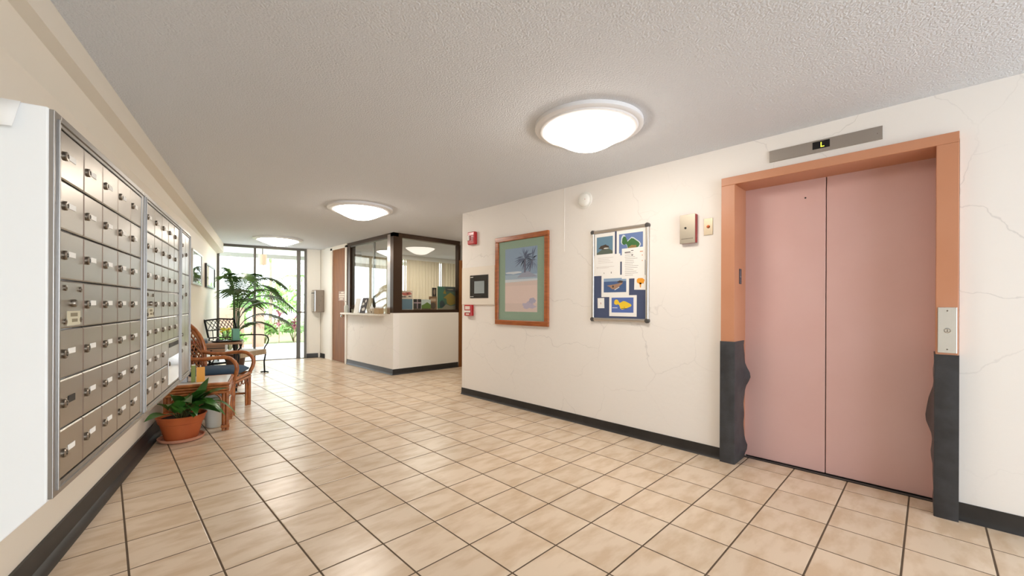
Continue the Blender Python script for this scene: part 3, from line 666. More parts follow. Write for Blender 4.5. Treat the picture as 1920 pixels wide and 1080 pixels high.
# ------------------------------------------------------------------ ceiling lamps
M_LAMPG2 = mat('lit_glass_dim', (255, 250, 240), 0.3, emit=(255, 245, 232), estr=LAMP_STRENGTH * 0.5)
def dome(label, x, y, s, glow=M_LAMPG, sz=None):
    r = thing('ceiling_lamp', label, 'ceiling lamp', (x, y, CEIL), 0, 'glass dome ceiling lamps')
    rr = 0.35
    mb = MB(); mb.lathe([(rr, 0.0), (rr, -0.022), (rr - 0.012, -0.03), (rr - 0.03, -0.03), (rr - 0.036, -0.038), (rr - 0.05, -0.042), (rr - 0.068, -0.036), (rr - 0.07, 0)], 56, cap=False)
    mb.build('trim_ring', mat('white_lamp_ring', (236, 236, 238), 0.4), r, smooth=35)
    pr_ = [((rr - 0.066) * k, -0.03 - 0.128 * z_) for k, z_ in ((1, 0), (0.97, 0.10), (0.90, 0.22), (0.80, 0.36), (0.68, 0.52), (0.55, 0.69), (0.42, 0.83), (0.28, 0.93), (0.14, 0.985), (0.0, 1.0))]
    mb = MB(); mb.lathe(pr_, 48, cap=False); mb.build('glass_dome', glow, r, smooth=70)
    r.scale = (s, s, sz or s); return r
dome('nearest lit glass dome lamp, in front of the elevator', 2.395, 1.678, 1.057)
dome('lit glass dome lamp in the middle of the lobby ceiling', 2.37, 5.216, 1.15, sz=0.95)
dome('lit glass dome lamp close to the glass door', 2.378, 8.82, 1.22, sz=0.85)
dome('lit glass dome lamp in the side passage, mirrored in the booth window', 4.86, 5.36, 1.1, M_LAMPG2)

# ------------------------------------------------------------------ glass door to the garden
TD = 10.46
def bframe(mb, n0, n1, z0, z1, d=0.05): mb.prism([(n0, z0), (n1, z0), (n1, z1), (n0, z1)], TD - d / 2, TD + d / 2, lambda n, z, t: LW(t, n, z)); return mb
d1 = MB()
bframe(d1, -0.90, 0.775, 2.425, 2.475, 0.09); bframe(d1, -0.90, -0.845, 0, 2.43, 0.09); bframe(d1, 0.728, 0.775, 0, 2.43, 0.09); bframe(d1, -0.90, 0.775, -0.004, 0.012, 0.09)
door = struct('door_1', d1, M_DFRAME, 'dark metal sliding glass door opening on the garden')
mb = bframe(MB(), -0.245, -0.20, 0.012, 2.425, 0.05); struct('mullion', mb, M_DFRAME, parent=door)
mb = bframe(MB(), -0.845, -0.245, 0.012, 2.425, 0.006); struct('fixed_pane', mb, M_GLASS, parent=door)
mb = MB(); bframe(mb, 0.575, 0.655, 0.012, 2.425, 0.045); struct('door_stile', mb, M_DFRAME, parent=door)
mb = bframe(MB(), 0.655, 0.728, 0.012, 2.425, 0.006); struct('narrow_pane', mb, M_GLASS, parent=door)
mb = MB(); mb.box(0, 0, 0, 0.15, 0.03, 0.025); ho = mb.build('push_bar', M_BRONZE, door); ho.location = LW(TD - 0.05, 0.60, 1.03); ho.rotation_euler = (0, 0, -A)

# ------------------------------------------------------------------ brown office door
dr = MB()
dr.box(XF - 0.018, 9.18, 0, XF + 0.04, 9.28, 2.44); dr.box(XF - 0.018, 8.42, 0, XF + 0.04, 8.50, 2.44); dr.box(XF - 0.018, 8.42, 2.40, XF + 0.04, 9.28, 2.475)
d2 = struct('door_2', dr, M_TRIMW, 'brown office door in white casing beside the reception')
mb = MB(); mb.box(XF + 0.005, 8.50, 0.01, XF + 0.045, 9.18, 2.40); leafd = struct('door_leaf', mb, M_DOORW, parent=d2)
mb = MB(); mb.lathe([(0.012, 0), (0.012, 0.03), (0.03, 0.04), (0.032, 0.06), (0.02, 0.072), (0, 0.074)], 18, cap=False, axis='y'); kn = mb.build('door_knob', M_CHROME, leafd, smooth=40); kn.location = (XF + 0.005, 8.58, 0.98); kn.rotation_euler = (0, 0, -PI / 2)
ds = MB(); ds.box(XF + 0.001, 8.54, 1.30, XF + 0.005, 8.86, 1.50); ds.cur = 1
for k, (y0_, y1_) in enumerate(((8.60, 8.74), (8.57, 8.84), (8.58, 8.84), (8.64, 8.80))): ds.box(XF - 0.0005, y0_, 1.46 - 0.045 * k, XF + 0.001, y1_, 1.483 - 0.045 * k)
ds.build('door_sign', [mat('sign_brown', (150, 112, 84), 0.4), flatc((226, 214, 196))], leafd)
dp = thing('paper_dispenser', 'chrome and steel towel dispenser by the brown door', 'dispenser', (XF, 9.90, 1.045), TH_RIGHT)
mb = MB(); mb.box(0, -0.19, 0, 0.24, 0, 0.50); mb.build('housing', mat('dispenser_steel', (150, 138, 128), 0.3, 0.9), dp, bevel=0.012)
mb = MB(); mb.box(0.006, -0.205, 0.015, 0.234, -0.188, 0.485); mb.build('front_cover', M_CHROME, dp, bevel=0.02, seg=3)
mb = MB(); mb.box(0.02, -0.2075, 0.42, 0.22, -0.20, 0.435); mb.build('slot', M_DARK, dp)
mb = MB()
for k in range(3): mb.box(0.2395, -0.12 + 0.03 * k, 0.14 + 0.1 * k, 0.2425, -0.10 + 0.03 * k, 0.17 + 0.1 * k)
mb.build('rivets', M_LOCK, dp)
# brown casing of the passage door beyond the reception
pc = MB(); pc.box(4.965, YS - 0.02, 0, 5.06, YS + 0.12, 2.10); struct('door_3', pc, M_DOORW, 'brown door casing at the end of the reception wall')

# ------------------------------------------------------------------ reception booth glazing
wf_ = MB()
wf_.box(XF, YS, 2.41, XF + 0.10, 8.42, CEIL); wf_.box(XF + 0.0, 8.30, 1.055, XF + 0.12, 8.42, 2.41); wf_.box(XF + 0.0, YS + 0.12, 1.055, XF + 0.10, YS + 0.19, 2.41)
win = struct('window_1', wf_, M_BRONZE, 'brown metal framed reception window over the counter')
mb = MB(); mb.box(XF + 0.03, 7.30, 1.06, XF + 0.06, 7.345, 2.41); mb.box(XF + 0.01, 6.72, 2.385, XF + 0.04, 8.30, 2.41); mb.box(XF + 0.02, 6.71, 1.06, XF + 0.05, 6.75, 2.41); mb.box(XF + 0.04, 8.24, 1.06, XF + 0.07, 8.30, 2.41); struct('sash', mb, mat('sash_metal', (88, 82, 74), 0.35, 0.8), parent=win)
mb = MB(); mb.box(XF + 0.028, 6.75, 1.06, XF + 0.034, 7.33, 2.40); struct('pane', mb, M_GLASSR, parent=win)
mb = MB(); mb.box(XF + 0.050, 7.31, 1.06, XF + 0.056, 8.25, 2.40); struct('pane', mb, M_GLASSR, parent=win)
mb = MB(); mb.box(XF - 0.002, YS + 0.105, 1.056, XF + 0.02, YS + 0.21, 2.45); struct('corner_plate', mb, mat('satin_plate', (176, 168, 164), 0.25, 0.9), parent=win)
ws = MB(); ws.box(XF, YS, 2.395, 4.99, YS + 0.10, CEIL); ws.box(XF - 0.001, YS - 0.001, 1.075, XF + 0.17, YS + 0.105, 2.40); ws.box(XF + 0.17, YS, 1.075, 4.99, YS + 0.10, 1.13); ws.box(4.95, YS, 1.075, 5.0, YS + 0.1, 2.40)
win2 = struct('window_2', ws, M_BRONZE, 'brown metal framed side window of the reception booth')
mb = MB(); mb.box(XF + 0.17, YS + 0.035, 1.13, 4.95, YS + 0.041, 2.395); struct('pane', mb, glass('side_glass', (0.96, 0.97, 0.96), 1.0), parent=win2)
ct = MB(); ct.box(XF - 0.13, 6.80, 1.02, XF + 0.10, 8.46, 1.055); o = ct.build('counter_ledge', mat('speckled_laminate', (226, 218, 204), 0.35, c2=(206, 192, 172), nscale=60), bevel=0.004)
tag(o, 'speckled cream service ledge under the reception window', 'counter')
ZL = 1.0555
# things on the ledge
def at(x, y, z): return (x, y, z)
bo = thing('soap_bottle', 'white pump bottle at the door end of the ledge', 'bottle', (XF - 0.06, 8.32, ZL))
mb = MB(); mb.lathe([(0.038, 0), (0.040, 0.01), (0.040, 0.13), (0.03, 0.15), (0.014, 0.158), (0.014, 0.17)], 18); mb.build('body', mat('frosted_plastic', (222, 226, 218), 0.3), bo, smooth=40)
mb = MB(); mb.tube([(0, 0, 0.17), (0, 0, 0.215), (0, 0, 0.225), (-0.04, 0, 0.222)], 0.008, 8); mb.build('pump', M_WHITE, bo, smooth=40)
fv = thing('flower_cup', 'little cup of dried flowers on the reception ledge', 'flowers', (XF - 0.05, 8.02, ZL))
mb = MB(); mb.lathe([(0.025, 0), (0.035, 0.07), (0.031, 0.07), (0.022, 0.006), (0, 0.006)], 14, cap=False); mb.build('cup', mat('grey_cup', (150, 150, 130), 0.4), fv, smooth=40)
rnd = random.Random(5)
for k in range(7):
    a = rnd.uniform(0, 6.28); q = (0.05 * math.cos(a), 0.05 * math.sin(a), 0.10 + rnd.uniform(0, 0.05))
    mb = MB(); mb.tube([(0, 0, 0.01), q], 0.002, 5); mb.lathe([(0.0, -0.012), (0.014, 0.0), (0.0, 0.012)], 7, c=q, cap=False); mb.build('blossom', (flatc((226, 214, 196)) if k % 2 else flatc((96, 60, 48))), fv)
bs = thing('brochure_stand', 'black and white brochure leaning on the reception glass', 'brochure', (XF - 0.10, 7.52, ZL), TH_RIGHT)
bs.rotation_euler = (R(-14), 0, TH_RIGHT)
mb = MB(); mb.box(-0.11, 0, 0, 0.11, 0.008, 0.30); mb.build('board', flatc((60, 50, 48)), bs)
F(bs, 'print', flatc((214, 208, 200)), [blob(0.02, 0.08, 0.06, 0.035, 12, 0.35, 1), blob(-0.03, 0.18, 0.04, 0.03, 12, 0.35, 2), blob(0.05, 0.24, 0.03, 0.03, 12, 0.3, 3)], -0.0006)
bs2 = thing('paper_leaflet', 'plain cream leaflet propped beside the dark brochure', 'brochure', (XF - 0.09, 7.82, ZL), TH_RIGHT); bs2.rotation_euler = (R(-12), 0, TH_RIGHT)
mb = MB(); mb.box(-0.10, 0, 0, 0.10, 0.006, 0.29); mb.build('sheet', M_PAPER, bs2)
bx = thing('card_box', 'small brown card box at the near end of the ledge', 'box', (XF - 0.07, 6.90, ZL))
mb = MB(); mb.box(-0.05, -0.09, 0, 0.04, 0.09, 0.10); mb.build('carton', mat('kraft_card', (176, 148, 108), 0.7), bx, bevel=0.003)
mb = MB(); mb.box(-0.035, -0.075, 0.10, 0.025, 0.075, 0.125); mb.build('cards', M_PAPER, bx)
dn = thing('doily_dish', 'white speckled dish of leaflets beside the brown card box', 'dish', (XF - 0.06, 7.18, ZL))
mb = MB(); mb.lathe([(0.05, 0), (0.09, 0.05), (0.095, 0.085), (0.085, 0.085), (0.045, 0.008), (0, 0.008)], 18, cap=False, sx=0.6); mb.build('dish', mat('speckled_dish', (232, 224, 208), 0.4, c2=(120, 108, 96), nscale=40, contrast=(0.55, 0.62)), dn, smooth=40)
for k in range(3):
    mb = MB(); mb.box(-0.02 + 0.014 * k, -0.055, 0.01, -0.016 + 0.014 * k, 0.05, 0.13 - 0.01 * k); mb.build('leaflet', M_PAPER, dn)

# ------------------------------------------------------------------ inside the booth: sill, standing pictures, blinds, lit window
YI = YS + 0.13
sh = MB(); sh.box(XF + 0.18, YI, 1.08, 4.95, YI + 0.36, 1.105); tag(sh.build('display_shelf', mat('shelf_wood', (120, 92, 62), 0.5), bevel=0.003), 'brown shelf behind the side window of the booth', 'shelf')
ZS = 1.1055
def card(name, label, cat, x0, x1, z0, z1, y, c_):
    r = thing(name, label, cat, (x0, y, z0)); mb = MB(); mb.box(0, 0, 0, x1 - x0, 0.012, z1 - z0); mb.build('board', flatc(c_), r); return r, x1 - x0, z1 - z0
r, w, h = card('postcard', 'red and white flower card standing on the blue card', 'card', 3.78, 4.02, 1.325, 1.475, YI + 0.02, (232, 214, 196))
F(r, 'print', flatc((206, 96, 80)), [blob(w * 0.4, h * 0.6, w * 0.3, h * 0.2, 14, 0.3, 1), blob(w * 0.7, h * 0.65, w * 0.2, h * 0.2, 12, 0.3, 2)], -0.0006)
F(r, 'print_dark', flatc((60, 46, 40)), [blob(w * 0.3, h * 0.25, w * 0.2, h * 0.08, 14, 0.4, 3), blob(w * 0.75, h * 0.3, w * 0.15, h * 0.06, 12, 0.4, 4)], -0.0008)
r, w, h = card('display_card', 'plain blue display card at the corner of the shelf', 'card', 3.78, 4.03, ZS, 1.325, YI + 0.02, (96, 130, 148))
F(r, 'border', flatc((208, 204, 196)), [rect(0, 0, w, 0.03), rect(0, 0, 0.012, h), rect(w - 0.012, 0, w, h)], -0.0006)
r, w, h = card('display_card', 'black card with a white cross dividing four squares', 'card', 4.05, 4.21, 1.15, 1.325, YI + 0.03, (24, 20, 20))
F(r, 'cross', flatc((196, 168, 176)), [rect(w * 0.44, 0, w * 0.54, h), rect(0, h * 0.56, w, h * 0.66)], -0.0006)
mb = MB(); mb.box(0.0, 0.004, -(1.15 - ZS), w, 0.012, 0.0); mb.build('easel_foot', flatc((110, 88, 62)), r)
r, w, h = card('landscape_card', 'small landscape card of green meadow under bright sky', 'card', 4.22, 4.42, 1.15, 1.32, YI + 0.03, (214, 226, 222))
F(r, 'meadow', flatc((108, 140, 50)), [[(0, 0), (w, 0), (w, h * 0.45), (w * 0.6, h * 0.7), (w * 0.3, h * 0.5), (0, h * 0.35)]], -0.0006)
mb = MB(); mb.box(0.0, 0.004, -(1.15 - ZS), w, 0.012, 0.0); mb.build('easel_foot', flatc((110, 88, 62)), r)
r, w, h = card('framed_photo', 'brown framed photo standing left of the green painting', 'picture', 4.40, 4.575, ZS, 1.38, YI + 0.05, (140, 104, 70))
F(r, 'photo', flatc((84, 68, 52)), [blob(w * 0.5, h * 0.35, w * 0.36, h * 0.24, 14, 0.1, 1)], -0.0006)
F(r, 'title', flatc((208, 180, 152)), [rect(w * 0.15, h * 0.66, w * 0.85, h * 0.86)], -0.0006)
r, w, h = card('carved_plaque', 'black oval plaque propped above the brown photo', 'plaque', 4.47, 4.56, 1.38, 1.55, YI + 0.05, (26, 20, 18))
F(r, 'figure', flatc((150, 130, 112)), [blob(w * 0.5, h * 0.5, w * 0.25, h * 0.32, 12, 0.2, 5)], -0.0006)
r, w, h = card('canvas_painting', 'large green and ochre abstract canvas inside the side window', 'painting', 4.60, 5.10, ZS, 1.58, YI + 0.06, (62, 104, 84))
F(r, 'paint_green', flatc((52, 116, 96)), [rect(0, 0.02, 0.13, h)], -0.0006)
F(r, 'paint_ochre', flatc((150, 128, 40)), [[(0.13, 0.25), (0.2, 0.3), (0.3, 0.36), (0.42, 0.28), (0.46, 0.15), (0.3, 0.10), (0.22, 0.14), (0.2, 0.24)], [(0.12, 0.34), (0.17, 0.42), (0.2, 0.33)]], -0.0008)
F(r, 'paint_dark', flatc((40, 62, 66)), [rect(0.18, 0.38, 0.5, h), blob(0.1, 0.13, 0.07, 0.07, 12, 0.3, 4)], -0.0007)
F(r, 'paint_pale', flatc((148, 140, 118)), [[(0, 0), (0.5, 0), (0.5, 0.12), (0.3, 0.09), (0.2, 0.13), (0.1, 0.05), (0, 0.05)], blob(0.3, 0.42, 0.07, 0.01, 10, 0.3, 5)], -0.0009)
# desk with file rack in the booth
dk = thing('office_desk', 'wooden desk against the blinds inside the booth', 'desk', (5.2, 8.6, 0))
mb = MB(); mb.box(-0.9, -0.35, 0.70, 1.4, 0.35, 0.74); mb.build('desktop', M_WOODT, dk, bevel=0.004)
for sx in (-0.86, 1.32):
    mb = MB(); mb.box(sx, -0.33, 0, sx + 0.04, 0.33, 0.70); mb.build('side_panel', M_WOODT, dk)
bl = thing('vertical_blinds', 'cream vertical blinds across the rear booth window', 'blinds', (4.30, 9.36, 0))
mb = MB(); mb.box(-0.02, -0.03, 2.37, 3.7, 0.03, CEIL); mb.build('head_rail', M_WHITE, bl)
me = MB(); sp_ = [(-0.045 + 0.09 * i / 6, 0.011 * (1 - (2 * i / 6 - 1) ** 2)) for i in range(7)]
me.prism(sp_ + [(x, y + 0.0012) for x, y in reversed(sp_)], 0.92, 2.37, lambda u, v, w: (u, v, w)); me = me.mesh('slat', M_BLIND, 30)
for k in range(41):
    gap = k in (11, 12, 24); 
    sub('slat', me, bl, (0.04 + k * 0.09, 0, 0), (0, 0, R(38 if gap else -random.uniform(22, 36))))
gw = MB(); gw.box(4.4, 9.50, 0.95, 7.9, 9.506, 2.36); wn3 = struct('window_3', gw, M_GLASS, 'rear booth window behind the vertical blinds')

# ------------------------------------------------------------------ left wall pictures
def wallpic(label, t0, t1, z0, z1, fm, fw=0.03):
    r = thing('framed_picture', label, 'picture', LW(t0, -0.885, z0), TH_LEFT, 'pictures on the left wall')
    w, h = t1 - t0, z1 - z0
    frame_mb(w, h, fw, 0.03).build('frame', fm, r, bevel=0.004)
    mb = MB(); mb.box(fw * 0.8, -0.012, fw * 0.8, w - fw * 0.8, 0, h - fw * 0.8); mb.build('print', flatc((176, 190, 196)), r)
    F(r, 'print_foliage', flatc((96, 130, 70)), [blob(w * 0.5, h * 0.35, w * 0.32, h * 0.16, 18, 0.3, 2)], -0.0125)
    F(r, 'print_shore', flatc((200, 194, 176)), [rect(w * 0.1, h * 0.1, w * 0.9, h * 0.2)], -0.0126)
    mb = MB(); mb.box(fw, -0.020, fw, w - fw, -0.018, h - fw); mb.build('glazing', glass('picture_glass_left', (1, 1, 1), 1.2), r)
wallpic('silver framed seaside picture on left wall beyond the mailboxes', 6.97, 7.93, 1.49, 1.97, mat('silver_frame', (190, 186, 178), 0.3, 0.8))
wallpic('dark framed picture on left wall nearest the glass door', 8.46, 9.75, 1.50, 1.90, mat('dark_frame', (48, 40, 34), 0.4))

# ------------------------------------------------------------------ rattan end table
et = thing('rattan_end_table', 'square rattan end table with pale top beside the mailboxes', 'table', LW(4.82, -0.31), TH_BACK)
# local x = n (0 at right edge, negative toward wall), y = t
TW, TDp, TZ = 0.50, 0.50, 0.47
mb = MB(); mb.box(-TW + 0.012, 0.012, TZ - 0.012, -0.012, TDp - 0.012, TZ); mb.build('table_top', mat('white_laminate', (226, 220, 212), 0.18), et, bevel=0.004)
mb = MB(); mb.tube([(-TW, 0, TZ - 0.015), (0, 0, TZ - 0.015), (0, TDp, TZ - 0.015), (-TW, TDp, TZ - 0.015)], 0.016, 8, closed=True); mb.build('rim', M_RATTAN, et, smooth=50)
for (x0_, y0_, x1_, y1_) in ((-TW, 0.01, 0, 0.01), (-TW, TDp - 0.01, 0, TDp - 0.01), (-0.01, 0, -0.01, TDp), (-TW + 0.01, 0, -TW + 0.01, TDp)):
    mb = MB()
    for k in range(3): mb.tube([(x0_, y0_, TZ - 0.045 - 0.026 * k), (x1_, y1_, TZ - 0.045 - 0.026 * k)], 0.0135, 8)
    mb.build('apron', M_RATTAN, et, smooth=50)
for x_, y_ in ((-0.03, 0.03), (-TW + 0.03, 0.03), (-0.03, TDp - 0.03), (-TW + 0.03, TDp - 0.03)):
    sx = 1 if x_ > -0.1 else -1; sy = -1 if y_ < 0.1 else 1
    mb = MB()
    mb.tube([(x_ + 0.012 * sx, y_, 0), (x_ + 0.012 * sx, y_, TZ - 0.03)], 0.017, 10); mb.tube([(x_ - 0.014 * sx, y_ + 0.004, 0), (x_ - 0.014 * sx, y_ + 0.004, TZ - 0.03)], 0.017, 10); mb.tube([(x_, y_ - 0.022 * sy, 0), (x_, y_ - 0.022 * sy, TZ - 0.03)], 0.015, 10)
    mb.box(x_ - 0.034, y_ - 0.036, 0.03, x_ + 0.034, y_ + 0.036, 0.055)
    mb.build('leg', M_RATTAN, et, smooth=50)
for sy in (0.03, TDp - 0.03):
    for sx in (-1, 1):
        x_ = -0.06 if sx > 0 else -TW + 0.06
        mb = MB(); mb.tube([(x_, sy, 0.20), (x_, sy, 0.28)] + [(x_ - sx * 0.09 * (1 - math.cos(a)), sy, 0.28 + 0.09 * math.sin(a)) for a in (0.4, 0.8, 1.2, 1.57)] + [(x_ - sx * 0.17, sy, 0.372)], 0.010, 8); mb.build('bent_brace', M_RATTAN, et, smooth=50)
# booklets standing on it near the wall
def booklet(label, t, n, c_, h=0.16, w=0.11, th=0.014, lean=0.12, cover=None):
    r = thing('booklet', label, 'book', LW(t, n, TZ + 0.0005), TH_BACK); r.rotation_euler = (0, lean, TH_BACK)
    mb = MB(); mb.box(-th / 2, 0.003, 0.0, th / 2, w, h); mb.build('pages', M_PAPER, r)
    mb = MB(); mb.box(-th / 2 - 0.001, 0, 0, -th / 2, w + 0.002, h + 0.002); mb.box(th / 2, 0, 0, th / 2 + 0.001, w + 0.002, h + 0.002); mb.box(-th / 2 - 0.001, -0.001, 0, th / 2 + 0.001, 0.003, h + 0.002); mb.build('cover', flatc(c_, 0.4), r); return r
bk = thing('booklet', 'orange booklet standing upright on the rattan table', 'book', LW(4.93, -0.575, TZ + 0.0005), TH_BACK + 0.15)
mb = MB(); mb.box(-0.001, 0.002, 0, 0.061, 0.018, 0.137); mb.build('pages', M_PAPER, bk)
mb = MB(); mb.box(0, 0, 0, 0.063, 0.002, 0.14); mb.box(0, 0.018, 0, 0.063, 0.020, 0.14); mb.box(0.063, 0, 0, 0.065, 0.020, 0.14); mb.build('cover', flatc((228, 158, 46), 0.4), bk)
bk = thing('booklet', 'green booklet standing left of the orange one', 'book', LW(4.94, -0.615, TZ + 0.0005), TH_BACK + 0.1)
mb = MB(); mb.box(0, 0.002, 0, 0.028, 0.10, 0.158); mb.build('pages', M_PAPER, bk)
mb = MB(); mb.box(-0.002, 0, 0, 0.030, 0.002, 0.16); mb.box(-0.002, 0.002, 0, 0, 0.10, 0.16); mb.box(0.028, 0.002, 0, 0.030, 0.10, 0.16); mb.build('cover', flatc((128, 140, 62), 0.4), bk)
bk = thing('paper_holder', 'clear acrylic leaflet holder at the wall end of the rattan table', 'holder', LW(4.96, -0.69, TZ + 0.0005), TH_BACK)
mb = MB(); mb.box(-0.02, 0, 0, 0.04, 0.06, 0.004); mb.box(-0.02, 0, 0, 0.04, 0.003, 0.09); mb.box(-0.02, 0.057, 0, 0.04, 0.06, 0.2); mb.build('acrylic', mat('grey_acrylic', (176, 180, 186), 0.1, spec=0.8), bk)
mb = MB(); mb.box(-0.016, 0.02, 0.004, 0.036, 0.05, 0.21); mb.build('leaflets', flatc((110, 116, 130)), bk)

# ------------------------------------------------------------------ rattan armchair
TH_C = R(60.6)
mid = Vector(((1.008 + 1.243) / 2, (5.379 + 5.793) / 2, 0))
ch = thing('rattan_armchair', 'rattan armchair with blue seat cushion facing the lobby', 'chair', mid, TH_C)
# local: front legs at (-/+0.238, 0); -y is front; back at y=+0.5
hw = 0.25; SZ = 0.40
for sx in (-1, 1):
    mb = MB(); mb.tube([(sx * hw, 0, 0), (sx * hw, 0, 0.2), (sx * hw, 0, SZ)], [0.021, 0.022, 0.022], 10); mb.tube([(sx * (hw - 0.03), 0.02, 0), (sx * (hw - 0.03), 0.02, SZ - 0.02)], 0.014, 8); mb.build('leg', M_RATTAN, ch, smooth=50)
    mb = MB(); mb.tube([(sx * 0.21, 0.52, 0), (sx * 0.21, 0.49, 0.2), (sx * 0.22, 0.47, SZ)], 0.021, 10); mb.build('leg', M_RATTAN, ch, smooth=50)
    ac = [(sx * (hw + 0.008), 0.0, SZ - 0.02), (sx * (hw + 0.012), -0.035, SZ + 0.06)] + [(sx * (hw + 0.018), 0.085 - 0.13 * math.cos(a), SZ + 0.115 + 0.125 * math.sin(a)) for a in (0.0, 0.3, 0.6, 0.9, 1.2, 1.5)]
    pts = ac + [(sx * (hw + 0.025), 0.17, SZ + 0.237), (sx * (hw + 0.02), 0.27, SZ + 0.222), (sx * (hw + 0.01), 0.37, SZ + 0.225), (sx * (hw - 0.01), 0.46, SZ + 0.25), (sx * (hw - 0.03), 0.53, SZ + 0.275)]
    mb = MB(); mb.tube(pts, 0.021, 10); mb.build('arm', M_RATTAN, ch, smooth=60)
    mb = MB(); mb.tube([(sx * hw, 0.02, 0.14), (sx * 0.215, 0.5, 0.14)], 0.012, 8); mb.build('stretcher', M_RATTAN, ch, smooth=50)
    mb = MB(); mb.tube([(sx * (hw - 0.02), 0.0, SZ - 0.14)] + [(sx * (hw - 0.02 - 0.1 * (1 - math.cos(a))), 0.0, SZ - 0.14 + 0.1 * math.sin(a)) for a in (0.5, 1.0, 1.57)], 0.009, 8); mb.build('bent_brace', M_RATTAN, ch, smooth=50)
mb = MB(); mb.tube([(-hw, -0.015, SZ - 0.01), (hw, -0.015, SZ - 0.01), (hw, 0.25, SZ - 0.01), (0.22, 0.49, SZ - 0.01), (-0.22, 0.49, SZ - 0.01), (-hw, 0.25, SZ - 0.01)], 0.02, 10, closed=True)
mb.tube([(-hw, -0.012, SZ - 0.05), (hw, -0.012, SZ - 0.05)], 0.016, 8); mb.build('seat_frame', M_RATTAN, ch, smooth=50)
# loops of thin cane under the seat front
mb = MB()
for k in range(4):
    cx_ = -0.16 + 0.107 * k; mb.tube([(cx_ + 0.042 * math.cos(a), -0.005, SZ - 0.085 + 0.03 * math.sin(a)) for a in [2 * PI * i / 14 for i in range(14)]], 0.006, 6, closed=True)
mb.build('cane_loops', M_RATTAN2, ch, smooth=50)
cu = MB(); nx, ny = 12, 12
def cz(u, v): return 0.05 + 0.035 * (1 - abs(2 * u - 1) ** 4) * (1 - abs(2 * v - 1) ** 4)
for side in (1, -1):
    base = len(cu.v)
    for i in range(nx + 1):
        for j in range(ny + 1):
            u, v = i / nx, j / ny; wx = 0.235 - 0.025 * v
            rr_ = 1 - 0.04 * ((abs(2 * u - 1) ** 6) * (abs(2 * v - 1) ** 6)) * 2
            x_, y_ = (2 * u - 1) * wx * rr_, -0.01 + v * 0.47
            e = (1 - abs(2 * u - 1) ** 8) * (1 - abs(2 * v - 1) ** 8)
            z_ = SZ + 0.05 + side * (0.012 + 0.035 * e) + (0.012 * e * (1 - (2 * u - 1) ** 2) if side > 0 else 0)
            cu.v.append((x_, y_, z_))
    for i in range(nx):
        for j in range(ny): a = base + i * (ny + 1) + j; cu.f.append([a, a + ny + 1, a + ny + 2, a + 1]); cu.mi.append(0)
M_ = (nx + 1) * (ny + 1)
ring = [i * (ny + 1) for i in range(nx + 1)] + [nx * (ny + 1) + j for j in range(1, ny + 1)] + [i * (ny + 1) + ny for i in range(nx - 1, -1, -1)] + [j for j in range(ny - 1, 0, -1)]
for k in range(len(ring)): a, b = ring[k], ring[(k + 1) % len(ring)]; cu.f.append([a, b, b + M_, a + M_]); cu.mi.append(0)
cu.build('cushion', M_BLUE, ch, smooth=80)['label'] = 'dark blue fabric seat cushion'
# arched back: bent cane frame and open diagonal weave
def bp(u, v):
    """u -1..1 across, v 0..1 up, on a gently curved reclined surface"""
    return (u * 0.27, 0.50 + 0.10 * v - 0.07 * u * u, SZ + 0.02 + 0.60 * v)
def half(v): return math.sqrt(max(0, 1 - max(0, (v - 0.45) / 0.55) ** 2.2)) * (0.84 + 0.16 * min(1, v / 0.45))
arch = [bp(-0.84, 0)] + [bp(-half(v), v) for v in (0.15, 0.3, 0.45, 0.6, 0.72, 0.83, 0.91, 0.96, 0.99)] + [bp(0, 1.0)] + [bp(half(v), v) for v in (0.99, 0.96, 0.91, 0.83, 0.72, 0.6, 0.45, 0.3, 0.15)] + [bp(0.84, 0)]
mb = MB(); mb.tube(arch, 0.022, 10); mb.tube([bp(-0.84, 0.06), bp(0, 0.06), bp(0.84, 0.06)], 0.016, 8); mb.build('back_frame', M_RATTAN, ch, smooth=60)
mb = MB(); mb.tube([tuple(Vector(p) * 1.0 + Vector((0, -0.006, 0))) for p in [bp(-0.84 * 0.86, 0.08)] + [bp(-half(v) * 0.86, v * 0.94) for v in (0.3, 0.6, 0.83, 0.96)] + [bp(0, 0.94)] + [bp(half(v) * 0.86, v * 0.94) for v in (0.96, 0.83, 0.6, 0.3)] + [bp(0.84 * 0.86, 0.08)]], 0.010, 8)
for sl_ in (-1, 1):
    for k in range(-9, 10):
        pts = []
        for i in range(25):
            v = 0.06 + 0.9 * i / 24; u = k * 0.2 + sl_ * (v - 0.5) * 1.5
            if abs(u) <= half(v) * 0.97: pts.append(tuple(Vector(bp(u, v)) + Vector((0, 0.004 * sl_, 0))))
        if len(pts) > 2: mb.tube(pts, 0.0085, 6)
o = mb.build('back_weave', M_RATTAN2, ch, smooth=50); o['kind'] = 'stuff'

# ------------------------------------------------------------------ leaves
def leaf_mesh(L_, Wd_, droop, m, fold=0.25, n=7, name='leaf'):
    mb = MB()
    for i in range(n + 1):
        u = i / n; w = Wd_ * (math.sin(PI * min(1, u * 1.02 + 0.02)) ** 0.8) * (1 - 0.35 * u) + 0.001
        y = L_ * (u - 0.15 * droop * u * u); z = -droop * L_ * u * u * 0.7
        mb.v += [(-w, y, z + fold * w), (0, y, z), (w, y, z + fold * w)]
    for i in range(n):
        a = i * 3; mb.f += [[a, a + 1, a + 4, a + 3], [a + 1, a + 2, a + 5, a + 4]]; mb.mi += [0, 0]
    return mb.mesh(name, m, 80)
